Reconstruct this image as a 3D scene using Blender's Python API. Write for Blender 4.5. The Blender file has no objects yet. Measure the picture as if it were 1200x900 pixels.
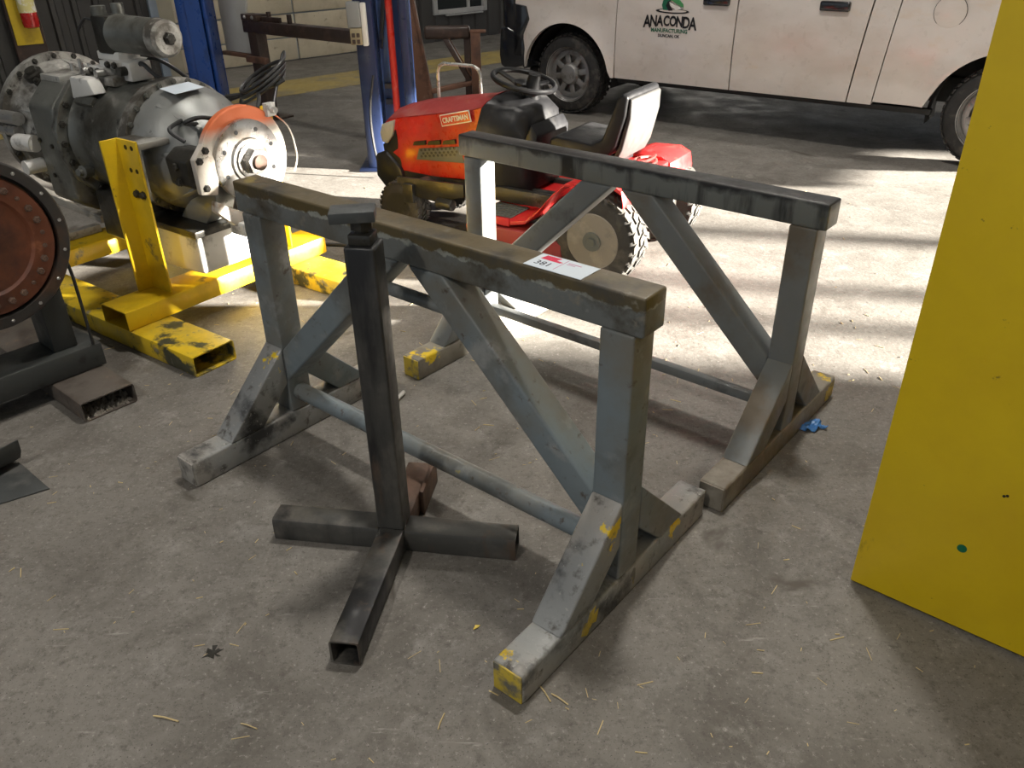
import bpy, bmesh, math, random
from math import sin, cos, pi, radians as RAD, sqrt, atan2
from mathutils import Vector, Matrix
random.seed(7)
S = bpy.context.scene
COL = S.collection

# ---------------------------------------------------------------- camera
cd = bpy.data.cameras.new('camera'); cam = bpy.data.objects.new('camera', cd); COL.objects.link(cam)
F_PX, PITCH, ROLL, CAM_H = 951.155, RAD(30.071), RAD(-0.9655), 1.8
cd.sensor_width = 36.0; cd.sensor_fit = 'HORIZONTAL'; cd.lens = F_PX / 1200 * 36
cd.clip_start = 0.05; cd.clip_end = 200
_f = Vector((0, cos(PITCH), -sin(PITCH))); _r = Vector((1, 0, 0)); _u = Vector((0, sin(PITCH), cos(PITCH)))
_r2 = cos(ROLL) * _r + sin(ROLL) * _u; _u2 = -sin(ROLL) * _r + cos(ROLL) * _u
m = Matrix((_r2, _u2, -_f)).transposed().to_4x4(); m.translation = (0, 0, CAM_H)
cam.matrix_world = m
S.camera = cam

# ---------------------------------------------------------------- world, sun, lamps, exposure
w = bpy.data.worlds.new('world'); S.world = w; w.use_nodes = True
bg = w.node_tree.nodes['Background']; bg.inputs[0].default_value = (0.80, 0.90, 1.0, 1); bg.inputs[1].default_value = 0.45
sl = bpy.data.lights.new('sun', 'SUN'); sl.energy = 85; sl.angle = RAD(2.0); sl.color = (1.0, 0.94, 0.84)
so = bpy.data.objects.new('sun', sl); COL.objects.link(so)
SUN_EL, SUN_AZ = RAD(11), RAD(-12)
sd = Vector((cos(SUN_EL) * cos(SUN_AZ), cos(SUN_EL) * sin(SUN_AZ), sin(SUN_EL)))
so.rotation_euler = sd.to_track_quat('Z', 'Y').to_euler(); so.location = sd * 20
for lx, ly, pw in ((0.9, 3.7, 270), (4.8, -2.2, 170), (-3.4, -3.2, 330), (3.2, 8.2, 150), (-2.2, 8.6, 90)):  # lamp behind camera left is an unseen fill, added to brighten the cabinet
    al = bpy.data.lights.new('high_bay_and_fill', 'AREA'); al.shape = 'DISK'; al.size = 0.55; al.energy = pw; al.color = (1.0, 0.95, 0.87)
    ao = bpy.data.objects.new('high_bay_and_fill', al); COL.objects.link(ao); ao.location = (lx, ly, 7.4)
S.view_settings.view_transform = 'Standard'; S.view_settings.look = 'None'
S.view_settings.gamma = 1; S.view_settings.use_curve_mapping = False
S.view_settings.exposure = 0.0

# ---------------------------------------------------------------- materials
def mat(name, base, rough=0.5, metal=0.0, layers=(), bump=0.0, bscale=60, rvar=0.12, zmask=None, spec=0.5, coat=0.0, post=()):
    """procedural paint: base colour, noise layers (colour, scale, lo, hi[, stretch]), optional worn edge above a height"""
    M = bpy.data.materials.new(name); M.use_nodes = True
    nt = M.node_tree; N = nt.nodes; L = nt.links; b = N['Principled BSDF']
    tc = N.new('ShaderNodeTexCoord')
    c4 = lambda c: (c[0], c[1], c[2], 1)
    b.inputs['Metallic'].default_value = metal; b.inputs['Specular IOR Level'].default_value = spec
    b.inputs['Coat Weight'].default_value = coat; b.inputs['Coat Roughness'].default_value = 0.15
    def noise(scale, st=(1, 1, 1), seed=0.0, detail=6):
        mp = N.new('ShaderNodeMapping'); mp.inputs['Scale'].default_value = st; mp.inputs['Location'].default_value = (seed * 3.1, seed * 1.7, seed * 2.3)
        L.new(tc.outputs['Object'], mp.inputs[0])
        n = N.new('ShaderNodeTexNoise'); n.inputs['Scale'].default_value = scale; n.inputs['Detail'].default_value = detail; n.inputs['Roughness'].default_value = 0.62
        L.new(mp.outputs[0], n.inputs['Vector']); return n
    def mix(fac, a, bcol):
        mx = N.new('ShaderNodeMix'); mx.data_type = 'RGBA'
        L.new(fac, mx.inputs[0]); L.new(a, mx.inputs[6]); mx.inputs[7].default_value = c4(bcol); return mx.outputs[2]
    rgb = N.new('ShaderNodeRGB'); rgb.outputs[0].default_value = c4(base); cur = rgb.outputs[0]
    n0 = noise(3.0, seed=9)
    cur = mix_mul(N, L, cur, n0.outputs[0], rvar)
    for i, ly in enumerate(layers):
        col, sc, lo, hi = ly[:4]; st = ly[4] if len(ly) > 4 else (1, 1, 1)
        n = noise(sc, st, seed=i + 1)
        mr = N.new('ShaderNodeMapRange'); mr.inputs[1].default_value = lo; mr.inputs[2].default_value = hi; mr.clamp = True
        L.new(n.outputs[0], mr.inputs[0]); cur = mix(mr.outputs[0], cur, col)
    if zmask:
        for z0, soft, amp, nsc, col in zmask:
            n = noise(nsc, seed=z0 * 7 + 3)
            sx = N.new('ShaderNodeSeparateXYZ'); L.new(tc.outputs['Object'], sx.inputs[0])
            ma = N.new('ShaderNodeMath'); ma.operation = 'MULTIPLY_ADD'; ma.inputs[1].default_value = amp
            L.new(n.outputs[0], ma.inputs[0]); L.new(sx.outputs[2], ma.inputs[2])
            mr = N.new('ShaderNodeMapRange'); mr.inputs[1].default_value = z0 + amp * .5; mr.inputs[2].default_value = z0 + amp * .5 + soft; mr.clamp = True
            L.new(ma.outputs[0], mr.inputs[0])
            cur = mix(mr.outputs[0], cur, col)
    for i, (col, sc, lo, hi) in enumerate(post):
        n = noise(sc, seed=i + 21); mr = N.new('ShaderNodeMapRange'); mr.inputs[1].default_value = lo; mr.inputs[2].default_value = hi; mr.clamp = True
        L.new(n.outputs[0], mr.inputs[0]); cur = mix(mr.outputs[0], cur, col)
    L.new(cur, b.inputs['Base Color'])
    nr = noise(14, seed=5); mr = N.new('ShaderNodeMapRange'); mr.inputs[1].default_value = .3; mr.inputs[2].default_value = .7
    mr.inputs[3].default_value = max(0.03, rough - rvar); mr.inputs[4].default_value = min(1, rough + rvar)
    L.new(nr.outputs[0], mr.inputs[0]); L.new(mr.outputs[0], b.inputs['Roughness'])
    if bump:
        nb = noise(bscale, seed=4, detail=4); bp = N.new('ShaderNodeBump'); bp.inputs['Strength'].default_value = bump; bp.inputs['Distance'].default_value = 0.004
        L.new(nb.outputs[0], bp.inputs['Height']); L.new(bp.outputs[0], b.inputs['Normal'])
    return M
def mix_mul(N, L, cur, fac, amt):
    mr = N.new('ShaderNodeMapRange'); mr.inputs[1].default_value = .25; mr.inputs[2].default_value = .75
    mr.inputs[3].default_value = 1 - amt; mr.inputs[4].default_value = 1 + amt; L.new(fac, mr.inputs[0])
    v = N.new('ShaderNodeVectorMath'); v.operation = 'SCALE'; L.new(cur, v.inputs[0]); L.new(mr.outputs[0], v.inputs['Scale'])
    return v.outputs[0]

RUST = (0.11, 0.055, 0.028); YEL = (0.72, 0.50, 0.012); BG_ = (0.165, 0.196, 0.210)
GREYP = (0.34, 0.33, 0.31)
Mt = dict(
    stand=mat('blue_grey_paint', BG_, .42, layers=[((.155, .145, .12), 1.8, .46, .62), ((.10, .105, .10), 3.4, .54, .68), ((.27, .275, .265), 9, .56, .72), ((.30, .27, .12), 7, .69, .71), ((.08, .06, .045), 24, .60, .70)], bump=.15),
    stand_foot=mat('scuffed_blue_grey_paint', (.25, .255, .25), .5, layers=[((.31, .29, .26), 3.0, .44, .62), (YEL, 5.2, .66, .68), ((.07, .06, .05), 22, .56, .70), ((.035, .035, .036), 3.6, .53, .64), ((.34, .33, .31), 70, .62, .68)], bump=.3),
    stand_beam=mat('worn_beam_paint', (.145, .155, .15), .42, layers=[((.10, .085, .06), 3, .5, .66), ((.22, .23, .22), 20, .64, .72)], bump=.2,
                   zmask=[(.968, .004, .06, 16, (.27, .28, .25)), (.972, .006, .06, 16, (.088, .066, .026)), (1.002, .006, .012, 30, (.125, .098, .055))], post=[((.055, .048, .035), 5, .52, .66), ((.21, .19, .15), 13, .62, .72), ((.26, .20, .06), 3.2, .66, .70)]),
    sooty=mat('soot_stained_grey_paint', (.135, .145, .14), .48, layers=[((.008, .008, .009), 5.5, .50, .60, (1, 1, .15)), ((.2, .19, .17), 24, .68, .74)], bump=.12,
              zmask=[(.955, .02, .10, 7, (.012, .012, .013)), (.974, .006, .012, 14, (.020, .018, .017))], post=[((.08, .07, .06), 6, .62, .74)]),
    stand_rear=mat('grey_stand_paint', (.15, .16, .16), .44, layers=[((.12, .10, .075), 2.6, .50, .64), ((.34, .26, .06), 6, .71, .73), ((.02, .02, .02), 4, .58, .72)], bump=.15),
    stand_rear_foot=mat('grey_brown_scuffed_paint', (.24, .22, .18), .55, layers=[((.14, .115, .085), 4, .45, .62), (YEL, 4.5, .63, .66), ((.06, .05, .04), 15, .62, .74)], bump=.25),
    raw=mat('raw_mill_steel', (.072, .070, .064), .42, .25, layers=[((.13, .12, .105), 5, .48, .62), ((.016, .016, .017), 3.2, .50, .62, (1, 1, .2)), ((.12, .08, .055), 8, .58, .70, (1, 1, .3))], bump=.1),
    raw_plate=mat('grey_mill_plate', (.075, .08, .08), .5, .3, layers=[((.13, .13, .125), 8, .5, .66)], bump=.15),
    rusty=mat('rusty_steel', (.15, .088, .06), .6, .2, layers=[((.07, .042, .03), 6, .45, .62), ((.20, .15, .12), 14, .62, .72)], bump=.3),
    yellow=mat('yellow_paint', (.74, .49, .010), .42, layers=[((.52, .33, .010), 2.5, .48, .66), ((.16, .12, .04), 6, .63, .70), ((.04, .035, .03), 22, .68, .74)], bump=.12),
    yellow_skid=mat('chipped_yellow_paint', (.70, .48, .02), .5, layers=[((.48, .36, .06), 3, .46, .60), ((.06, .06, .035), 5.5, .53, .60), ((.22, .20, .16), 17, .60, .70)], bump=.25),
    cabinet=mat('cabinet_yellow_paint', (.76, .53, .006), .40, layers=[((.68, .45, .006), 1.6, .45, .68), ((.30, .20, .01), 24, .70, .74), ((.42, .28, .01), 9, .68, .73, (1, 1, .3))], bump=.05, rvar=.06),
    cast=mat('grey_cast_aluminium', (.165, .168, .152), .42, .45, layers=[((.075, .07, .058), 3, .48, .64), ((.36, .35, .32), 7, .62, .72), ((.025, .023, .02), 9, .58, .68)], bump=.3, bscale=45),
    cast_bright=mat('bright_cast_aluminium', (.40, .39, .36), .45, .4, layers=[((.11, .10, .085), 4.5, .47, .60), ((.62, .6, .56), 10, .58, .7), ((.04, .035, .03), 14, .60, .68)], bump=.35, bscale=40),  # paler cast metal for bell housing, flanges and covers
    silver=mat('silver_bell_paint', (.27, .275, .265), .42, .35, layers=[((.15, .14, .12), 3.4, .52, .66), ((.03, .03, .03), 16, .66, .72)], bump=.2),
    oily=mat('oily_dark_metal', (.035, .033, .028), .38, .3, layers=[((.10, .09, .075), 6, .52, .66)], bump=.3),
    steel=mat('machined_steel', (.55, .54, .52), .32, .8, layers=[((.30, .26, .22), 7, .5, .66)], bump=.05),
    cream=mat('cream_worn_steel', (.62, .57, .50), .5, .2, layers=[((.36, .22, .12), 7, .60, .68), ((.14, .12, .1), 18, .64, .70)], bump=.2,
              zmask=[(.925, .05, .05, 9, (.72, .18, .065))]),
    whitemetal=mat('white_casting', (.66, .65, .62), .5, .1, layers=[((.30, .29, .27), 9, .56, .66)], bump=.25),
    black=mat('black_plastic', (.012, .012, .013), .38, layers=[((.03, .029, .027), 7, .58, .74)], spec=.35),
    vinyl=mat('black_vinyl', (.010, .010, .011), .42, layers=[((.02, .02, .02), 12, .56, .75)], bump=.15, bscale=160, spec=.3),
    rubber=mat('rubber', (.018, .018, .018), .78, layers=[((.075, .068, .058), 9, .52, .70)], bump=.3),
    dustrubber=mat('dusty_rubber', (.035, .032, .028), .85, layers=[((.10, .09, .075), 8, .50, .70)], bump=.3),
    hose=mat('black_hose', (.022, .022, .022), .45),
    red=mat('red_hood_paint', (.55, .022, .012), .30, layers=[((.34, .018, .012), 3, .5, .7), ((.50, .10, .03), 10, .66, .74)], coat=.35),
    red_top=mat('dusty_red_paint', (.30, .03, .025), .5, layers=[((.36, .12, .10), 5, .5, .7)]),
    reddeck=mat('red_deck_paint', (.60, .018, .018), .36, layers=[((.36, .05, .04), 6, .6, .7)], coat=.2),
    lampgrey=mat('headlight_lens', (.42, .42, .40), .25),
    grille=mat('grille_grey', (.11, .115, .10), .5),
    rimgrey=mat('dusty_rim_paint', (.21, .185, .15), .6, layers=[((.30, .27, .21), 9, .5, .7), ((.10, .085, .07), 6, .6, .7)]),
    seatgrey=mat('grey_seat_back', (.032, .030, .028), .6),
    chrome=mat('dull_chrome_tube', (.60, .60, .57), .28, .7),
    truck=mat('dusty_white_paint', (.60, .555, .52), .30, layers=[((.52, .465, .42), 1.6, .45, .66, (1, 1, 2)), ((.56, .47, .38), 4, .62, .75, (.5, 1, 1))], coat=.45, rvar=.05,),
    truckdark=mat('truck_underbody_black', (.010, .010, .010), .7),
    trucktrim=mat('black_bumper', (.012, .013, .016), .16, coat=.5, rvar=.04),
    wheelsteel=mat('grey_wheel_steel', (.27, .265, .26), .38, .6, layers=[((.13, .115, .10), 7, .5, .66)]),
    glass=mat('dark_window_glass', (.02, .024, .026), .06, rvar=.02),
    blue=mat('lift_blue_paint', (.012, .055, .24), .34, layers=[((.008, .03, .12), 4, .55, .7)], coat=.2),
    navy=mat('navy_blue_paint', (.012, .022, .065), .36, layers=[((.03, .045, .09), 6, .56, .7)]),
    blue_lit=mat('lit_blue_web', (.13, .24, .62), .42),  # reflected light on the column web, painted in as a lighter blue
    redpipe=mat('red_hydraulic_pipe', (.55, .035, .022), .35, layers=[((.6, .2, .15), 9, .6, .7)]),
    brown=mat('brown_primer_steel', (.155, .075, .045), .5, layers=[((.075, .04, .028), 4, .5, .65), ((.25, .16, .11), 11, .62, .72)], bump=.2),
    darkbrown=mat('dark_brown_steel', (.042, .026, .020), .45, layers=[((.085, .05, .036), 6, .52, .66)], bump=.2),
    darksteel=mat('dark_grey_paint', (.042, .045, .043), .5, layers=[((.075, .07, .06), 4, .5, .68), ((.02, .02, .02), 9, .6, .7)], bump=.2),
    rustdisc=mat('orange_rust', (.15, .043, .016), .6, layers=[((.065, .022, .011), 4, .46, .62), ((.24, .085, .035), 12, .62, .72)], bump=.3),
    rimdark=mat('dark_flange', (.055, .05, .046), .45, .4, layers=[((.10, .06, .04), 6, .5, .66)], bump=.2),
    extred=mat('extinguisher_red', (.42, .012, .010), .25, coat=.5),
    labelw=mat('printed_label', (.62, .55, .22), .5, layers=[((.75, .72, .62), 14, .5, .56)]), 
    boardy=mat('yellow_board', (.62, .43, .02), .5, layers=[((.40, .28, .03), 6, .55, .7)]),
    panelw=mat('grey_white_panel', (.50, .49, .455), .55, layers=[((.43, .41, .37), 2, .45, .66)]),
    corr=mat('dark_corrugated_sheet', (.030, .029, .027), .5, layers=[((.055, .05, .045), 3, .5, .7, (1, 1, .2))]),
    beige=mat('beige_wall_panel', (.52, .46, .345), .7, layers=[((.40, .345, .25), 2.4, .48, .66), ((.28, .24, .18), 9, .64, .72)]),
    joint=mat('blue_grey_joint', (.27, .32, .38), .6),
    siding=mat('dark_siding', (.045, .043, .042), .55, layers=[((.075, .07, .066), 3, .5, .7, (1, 1, .2))]),
    frame_w=mat('white_window_frame', (.42, .42, .42), .5),
    beigestrip=mat('beige_trim', (.40, .36, .27), .6),
    grey_el=mat('grey_enclosure', (.22, .225, .22), .5), tan=mat('tan_switch_cover', (.30, .25, .15), .5), whitep=mat('white_plate', (.62, .60, .55), .5),
    tagw=mat('tag_card', (.62, .69, .76), .6, rvar=.03), tagred=mat('tag_red_ink', (.62, .02, .07), .6), tagblk=mat('tag_dark_ink', (.015, .017, .04), .6), taglil=mat('tag_pink_ink', (.50, .22, .35), .6),
    ink=mat('black_decal', (.008, .008, .008), .35), green=mat('green_decal', (.012, .115, .06), .35), white=mat('white_decal', (.7, .7, .66), .4), ltgreen=mat('light_green_decal', (.06, .27, .10), .35),
    greendot=mat('green_sticker', (.0, .13, .06), .4),
    straw=mat('dry_straw', (.55, .43, .22), .8), bluewrap=mat('blue_plastic', (.05, .17, .42), .3), leaf=mat('yellow_leaf', (.68, .52, .10), .6),
    plank=mat('weathered_white_plank', (.36, .335, .29), .8, layers=[((.20, .18, .15), 9, .5, .66, (.3, 3, 3))], bump=.4),
    debris=mat('dirt_debris', (.24, .215, .18), .9), crete=mat('ceiling_sheet', (.30, .30, .29), .8), wallgrey=mat('hall_wall_sheet', (.28, .27, .25), .8),
    clear=mat('clear_plastic', (.55, .54, .5), .2),
    stripe=mat('worn_yellow_floor_paint', (.36, .27, .085), .6, layers=[((.24, .20, .11), 2.5, .46, .62), ((.16, .15, .14), 5, .58, .68)], bump=.1),
)
def floor_mat():
    M = bpy.data.materials.new('stained_concrete'); M.use_nodes = True
    nt = M.node_tree; N = nt.nodes; L = nt.links; b = N['Principled BSDF']; tc = N.new('ShaderNodeTexCoord')
    def noise(sc, det=8, rough=.6, dist=0, st=None):
        n = N.new('ShaderNodeTexNoise'); n.inputs['Scale'].default_value = sc; n.inputs['Detail'].default_value = det; n.inputs['Roughness'].default_value = rough; n.inputs['Distortion'].default_value = dist
        if st:
            mp = N.new('ShaderNodeMapping'); mp.inputs['Scale'].default_value = st; mp.inputs['Rotation'].default_value = (0, 0, .7); L.new(tc.outputs['Object'], mp.inputs[0]); L.new(mp.outputs[0], n.inputs['Vector'])
        else: L.new(tc.outputs['Object'], n.inputs['Vector'])
        return n.outputs[0]
    def ramp(fac, lo, hi):
        mr = N.new('ShaderNodeMapRange'); mr.inputs[1].default_value = lo; mr.inputs[2].default_value = hi; L.new(fac, mr.inputs[0]); return mr.outputs[0]
    def mix(fac, a, c):
        mx = N.new('ShaderNodeMix'); mx.data_type = 'RGBA'; L.new(fac, mx.inputs[0])
        if isinstance(a, tuple): mx.inputs[6].default_value = (*a, 1)
        else: L.new(a, mx.inputs[6])
        mx.inputs[7].default_value = (*c, 1); return mx.outputs[2]
    cur = mix(ramp(noise(.9, 6), .35, .68), (.200, .186, .166), (.150, .138, .121))
    cur = mix(ramp(noise(2.4, 9, .74, .6), .47, .68), cur, (.100, .089, .076))
    cur = mix(ramp(noise(6, 10, .75, .3), .54, .74), cur, (.285, .272, .25))
    cur = mix(ramp(noise(24, 9, .85), .50, .66), cur, (.088, .078, .067))
    cur = mix(ramp(noise(75, 5, .75), .57, .68), cur, (.37, .35, .32))
    cur = mix(ramp(noise(150, 3, .6), .60, .68), cur, (.07, .062, .054))
    cur = mix(ramp(noise(5, 6, .7, .2, (1, 9, 1)), .64, .72), cur, (.29, .275, .25))
    cur = mix(ramp(noise(7, 6, .7, .2, (8, 1, 1)), .67, .73), cur, (.27, .26, .235))
    cur = mix(ramp(noise(1.6, 5, .55, 1.2), .655, .70), cur, (.090, .078, .064))
    L.new(cur, b.inputs['Base Color'])
    mr = N.new('ShaderNodeMapRange'); mr.inputs[1].default_value = .3; mr.inputs[2].default_value = .7; mr.inputs[3].default_value = .55; mr.inputs[4].default_value = .85
    L.new(noise(4), mr.inputs[0]); L.new(mr.outputs[0], b.inputs['Roughness'])
    bp = N.new('ShaderNodeBump'); bp.inputs['Strength'].default_value = .25; bp.inputs['Distance'].default_value = .006; L.new(noise(45, 6), bp.inputs['Height']); L.new(bp.outputs[0], b.inputs['Normal'])
    return M
Mt['floor'] = floor_mat()
Mt['rustgrey'] = mat('brown_grey_steel', (.115, .098, .083), .6, .2, layers=[((.07, .055, .045), 5, .48, .62), ((.17, .12, .09), 12, .60, .70)], bump=.3)
Mt['cap'] = mat('chipped_yellow_end', (.52, .38, .04), .55, layers=[((.14, .13, .10), 9, .46, .56), ((.30, .29, .26), 16, .60, .68), ((.05, .045, .04), 28, .60, .70)], bump=.3)

# ---------------------------------------------------------------- mesh helpers
class MB:
    def __init__(s): s.v = []; s.f = []
    def add(s, vs, fs):
        o = len(s.v); s.v += [tuple(p) for p in vs]; s.f += [tuple(i + o for i in f) for f in fs]; return s
    def box(s, x0, x1, y0, y1, z0, z1):
        return s.add([(x0, y0, z0), (x1, y0, z0), (x1, y1, z0), (x0, y1, z0), (x0, y0, z1), (x1, y0, z1), (x1, y1, z1), (x0, y1, z1)],
                     [(3, 2, 1, 0), (4, 5, 6, 7), (0, 1, 5, 4), (1, 2, 6, 5), (2, 3, 7, 6), (3, 0, 4, 7)])
    def prism(s, poly, axis, a, b):
        """extrude polygon; axis x: poly=(y,z); y: poly=(x,z); z: poly=(x,y)"""
        ar = sum(poly[i][0] * poly[(i + 1) % len(poly)][1] - poly[(i + 1) % len(poly)][0] * poly[i][1] for i in range(len(poly)))
        if ar < 0: poly = poly[::-1]
        mk = {'x': lambda p, t: (t, p[0], p[1]), 'y': lambda p, t: (p[0], t, p[1]), 'z': lambda p, t: (p[0], p[1], t)}[axis]
        n = len(poly); vs = [mk(p, a) for p in poly] + [mk(p, b) for p in poly]
        fs = [tuple(range(n - 1, -1, -1)), tuple(range(n, 2 * n))] + [(i, (i + 1) % n, n + (i + 1) % n, n + i) for i in range(n)]
        if (axis == 'y') != (b < a): fs = [f[::-1] for f in fs]
        return s.add(vs, fs)
    def rings(s, rs, closed=True, cap=True):
        n = len(rs[0]); o = []; fs = []
        for r in rs: o += [tuple(p) for p in r]
        for k in range(len(rs) - 1):
            for i in range(n if closed else n - 1):
                j = (i + 1) % n; fs.append((k * n + i, k * n + j, (k + 1) * n + j, (k + 1) * n + i))
        if cap and closed: fs.append(tuple(range(n - 1, -1, -1))); fs.append(tuple((len(rs) - 1) * n + i for i in range(n)))
        return s.add(o, fs)
    def lathe(s, prof, org=(0, 0, 0), ax=(1, 0, 0), n=32, cap=True, a0=0.0, a1=2 * pi):
        """prof: (t along axis, radius)"""
        ax = Vector(ax).normalized(); u = ax.orthogonal().normalized(); vv = ax.cross(u); O = Vector(org)
        full = abs(a1 - a0 - 2 * pi) < 1e-6
        m_ = n if full else n + 1
        rs = [[O + ax * t + (u * cos(a0 + (a1 - a0) * i / n) + vv * sin(a0 + (a1 - a0) * i / n)) * max(r, 1e-4) for i in range(m_)] for t, r in prof]
        return s.rings(rs, full, cap)
    def cyl(s, p0, p1, r0, r1=None, n=20):
        p0 = Vector(p0); p1 = Vector(p1); return s.lathe([(0, r0), ((p1 - p0).length, r0 if r1 is None else r1)], p0, p1 - p0, n)
    def tube(s, pts, r, n=8):
        pts = [Vector(p) for p in pts]; rs = []; u = None
        for i, p in enumerate(pts):
            d = (pts[min(i + 1, len(pts) - 1)] - pts[max(i - 1, 0)]).normalized()
            u = d.orthogonal().normalized() if u is None else (u - d * u.dot(d)).normalized()
            w_ = d.cross(u); rs.append([p + (u * cos(2 * pi * k / n) + w_ * sin(2 * pi * k / n)) * r for k in range(n)])
        return s.rings(rs)
    def bar(s, p0, p1, w_, h, up=(0, 0, 1)):
        p0 = Vector(p0); p1 = Vector(p1); d = (p1 - p0).normalized(); sd_ = d.cross(Vector(up)).normalized(); u = sd_.cross(d)
        q = [(-1, -1), (1, -1), (1, 1), (-1, 1)]
        return s.rings([[p + sd_ * a * w_ / 2 + u * b * h / 2 for a, b in q] for p in (p0, p1)])
    def rtube(s, p0, p1, w_, h, t, up=(0, 0, 1)):
        """hollow rectangular tube, open at both ends"""
        p0 = Vector(p0); p1 = Vector(p1); d = (p1 - p0).normalized(); sd_ = d.cross(Vector(up)).normalized(); u = sd_.cross(d)
        rr = min(.012, t * 2)
        def ring(p, a, b, r_):
            o = []
            for cx, cy, st in ((a - r_, b - r_, 0), (-a + r_, b - r_, 1), (-a + r_, -b + r_, 2), (a - r_, -b + r_, 3)):
                for k in range(3):
                    an = (st + k / 2) * pi / 2; o.append(p + sd_ * (cx + r_ * cos(an)) + u * (cy + r_ * sin(an)))
            return o
        a, b = w_ / 2, h / 2
        rs = [ring(p0, a, b, rr), ring(p1, a, b, rr), ring(p1, a - t, b - t, rr * .5), ring(p0, a - t, b - t, rr * .5), ring(p0, a, b, rr)]
        return s.rings(rs, True, False)
    def grid(s, fn, nu, nv):
        vs = [fn(i / nu, j / nv) for i in range(nu + 1) for j in range(nv + 1)]
        return s.add(vs, [(i * (nv + 1) + j, (i + 1) * (nv + 1) + j, (i + 1) * (nv + 1) + j + 1, i * (nv + 1) + j + 1) for i in range(nu) for j in range(nv)])
    def mesh(s, name, bevel=0, seg=2, ang=35, weld=False, fix=True):
        me = bpy.data.meshes.new(name); bm = bmesh.new()
        vs = [bm.verts.new(p) for p in s.v]
        for f in s.f:
            try: bm.faces.new([vs[i] for i in f])
            except ValueError: pass
        if weld: bmesh.ops.remove_doubles(bm, verts=bm.verts, dist=1e-5)
        if fix: bmesh.ops.recalc_face_normals(bm, faces=bm.faces)
        if bevel:
            ed = [e for e in bm.edges if len(e.link_faces) == 2 and e.calc_face_angle(0) > .5]
            bmesh.ops.bevel(bm, geom=ed, offset=bevel, segments=seg, profile=.5, affect='EDGES', clamp_overlap=True)
        for f in bm.faces: f.smooth = True
        bm.to_mesh(me); bm.free(); me.set_sharp_from_angle(angle=RAD(ang)); return me
    def build(s, name, material, parent=None, bevel=0, seg=2, ang=35, weld=False, label=None, fix=True):
        o = obj(name, s.mesh(name, bevel, seg, ang, weld, fix), material, parent)
        if label: o['label'] = label
        return o
def obj(name, me, material, parent=None):
    if material and not me.materials: me.materials.append(Mt[material] if isinstance(material, str) else material)
    o = bpy.data.objects.new(name, me); COL.objects.link(o); o.parent = parent; return o
def tag(o, label, cat, group=None, kind=None):
    o['label'] = label; o['category'] = cat
    if group: o['group'] = group
    if kind: o['kind'] = kind
    return o
def thing(name, label, cat, loc=(0, 0, 0), rz=0, group=None):
    o = bpy.data.objects.new(name, None); COL.objects.link(o); o.empty_display_size = .1
    o.location = loc; o.rotation_euler = (0, 0, rz); return tag(o, label, cat, group)
def struct(o): o['kind'] = 'structure'; return o
def copy_at(src, parent, loc=None, M=None):
    c = src.copy(); COL.objects.link(c); c.parent = parent
    if M is not None: c.matrix_local = M
    elif loc is not None: c.location = loc
    return c
_hex = MB().lathe([(0, .5), (.0, .62), (.06, .62), (.06, .5), (.42, .5), (.5, .42)], (0, 0, 0), (0, 0, 1), 6)
_hexmesh = {}
def bolt(parent, p, d, size, material='oily'):
    """one hex bolt head standing on p, pointing along d"""
    me = _hexmesh.get(material)
    if me is None: me = _hexmesh[material] = _hex.mesh('bolt'); me.materials.append(Mt[material])
    o = bpy.data.objects.new('bolt', me); COL.objects.link(o); o.parent = parent
    q = Vector(d).to_track_quat('Z', 'Y'); o.location = p; o.rotation_euler = q.to_euler(); o.scale = (size, size, size); return o
def text_mesh(name, body, size, material, parent, M, ext=.001, align='CENTER', xs=1.0, bold=0.0):
    c = bpy.data.curves.new(name, 'FONT'); c.body = body; c.size = size; c.align_x = align; c.extrude = ext; c.offset = bold; c.resolution_u = 3
    t = bpy.data.objects.new(name, c); COL.objects.link(t)
    dg = bpy.context.evaluated_depsgraph_get(); me = bpy.data.meshes.new_from_object(t.evaluated_get(dg))
    bpy.data.objects.remove(t); bpy.data.curves.remove(c)
    for v_ in me.vertices: v_.co.x *= xs
    o = obj(name, me, material, parent); o.matrix_local = M; return o
def frame(p, xd, yd):
    """matrix with x axis xd, y axis yd at p"""
    xd = Vector(xd).normalized(); zd = xd.cross(Vector(yd)).normalized(); yd = zd.cross(xd)
    M = Matrix((xd, yd, zd)).transposed().to_4x4(); M.translation = p; return M

# ================================================================ SETTING
WD = Vector((.64, .77, 0)).normalized(); WP = Vector((9.24, 3.31, 0))     # line of the sunny wall
wp = lambda t, off=0.0: (WP.x + WD.x * t + WD.y * off, WP.y + WD.y * t - WD.x * off)
fl = struct(MB().prism([(-14, -8), wp(-14.6), wp(14), (18, 22), (-14, 22)], 'z', -.12, 0).build('floor', 'floor'))
struct(MB().prism([(-14, -8), wp(-14.6), wp(14), (18, 22), (-14, 22)], 'z', 8.0, 8.15).build('ceiling', 'crete'))
# floor stripe, a band of worn yellow paint
dx, dy = .755, .656
def st_pt(t, s): return (-2.78 + dx * t - dy * s, 9.75 + dy * t + dx * s)
struct(MB().prism([st_pt(-5, 0), st_pt(7, 0), st_pt(7, .92), st_pt(-5, .92)], 'z', .0005, .0025).build('trim_1', 'stripe'))
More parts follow.
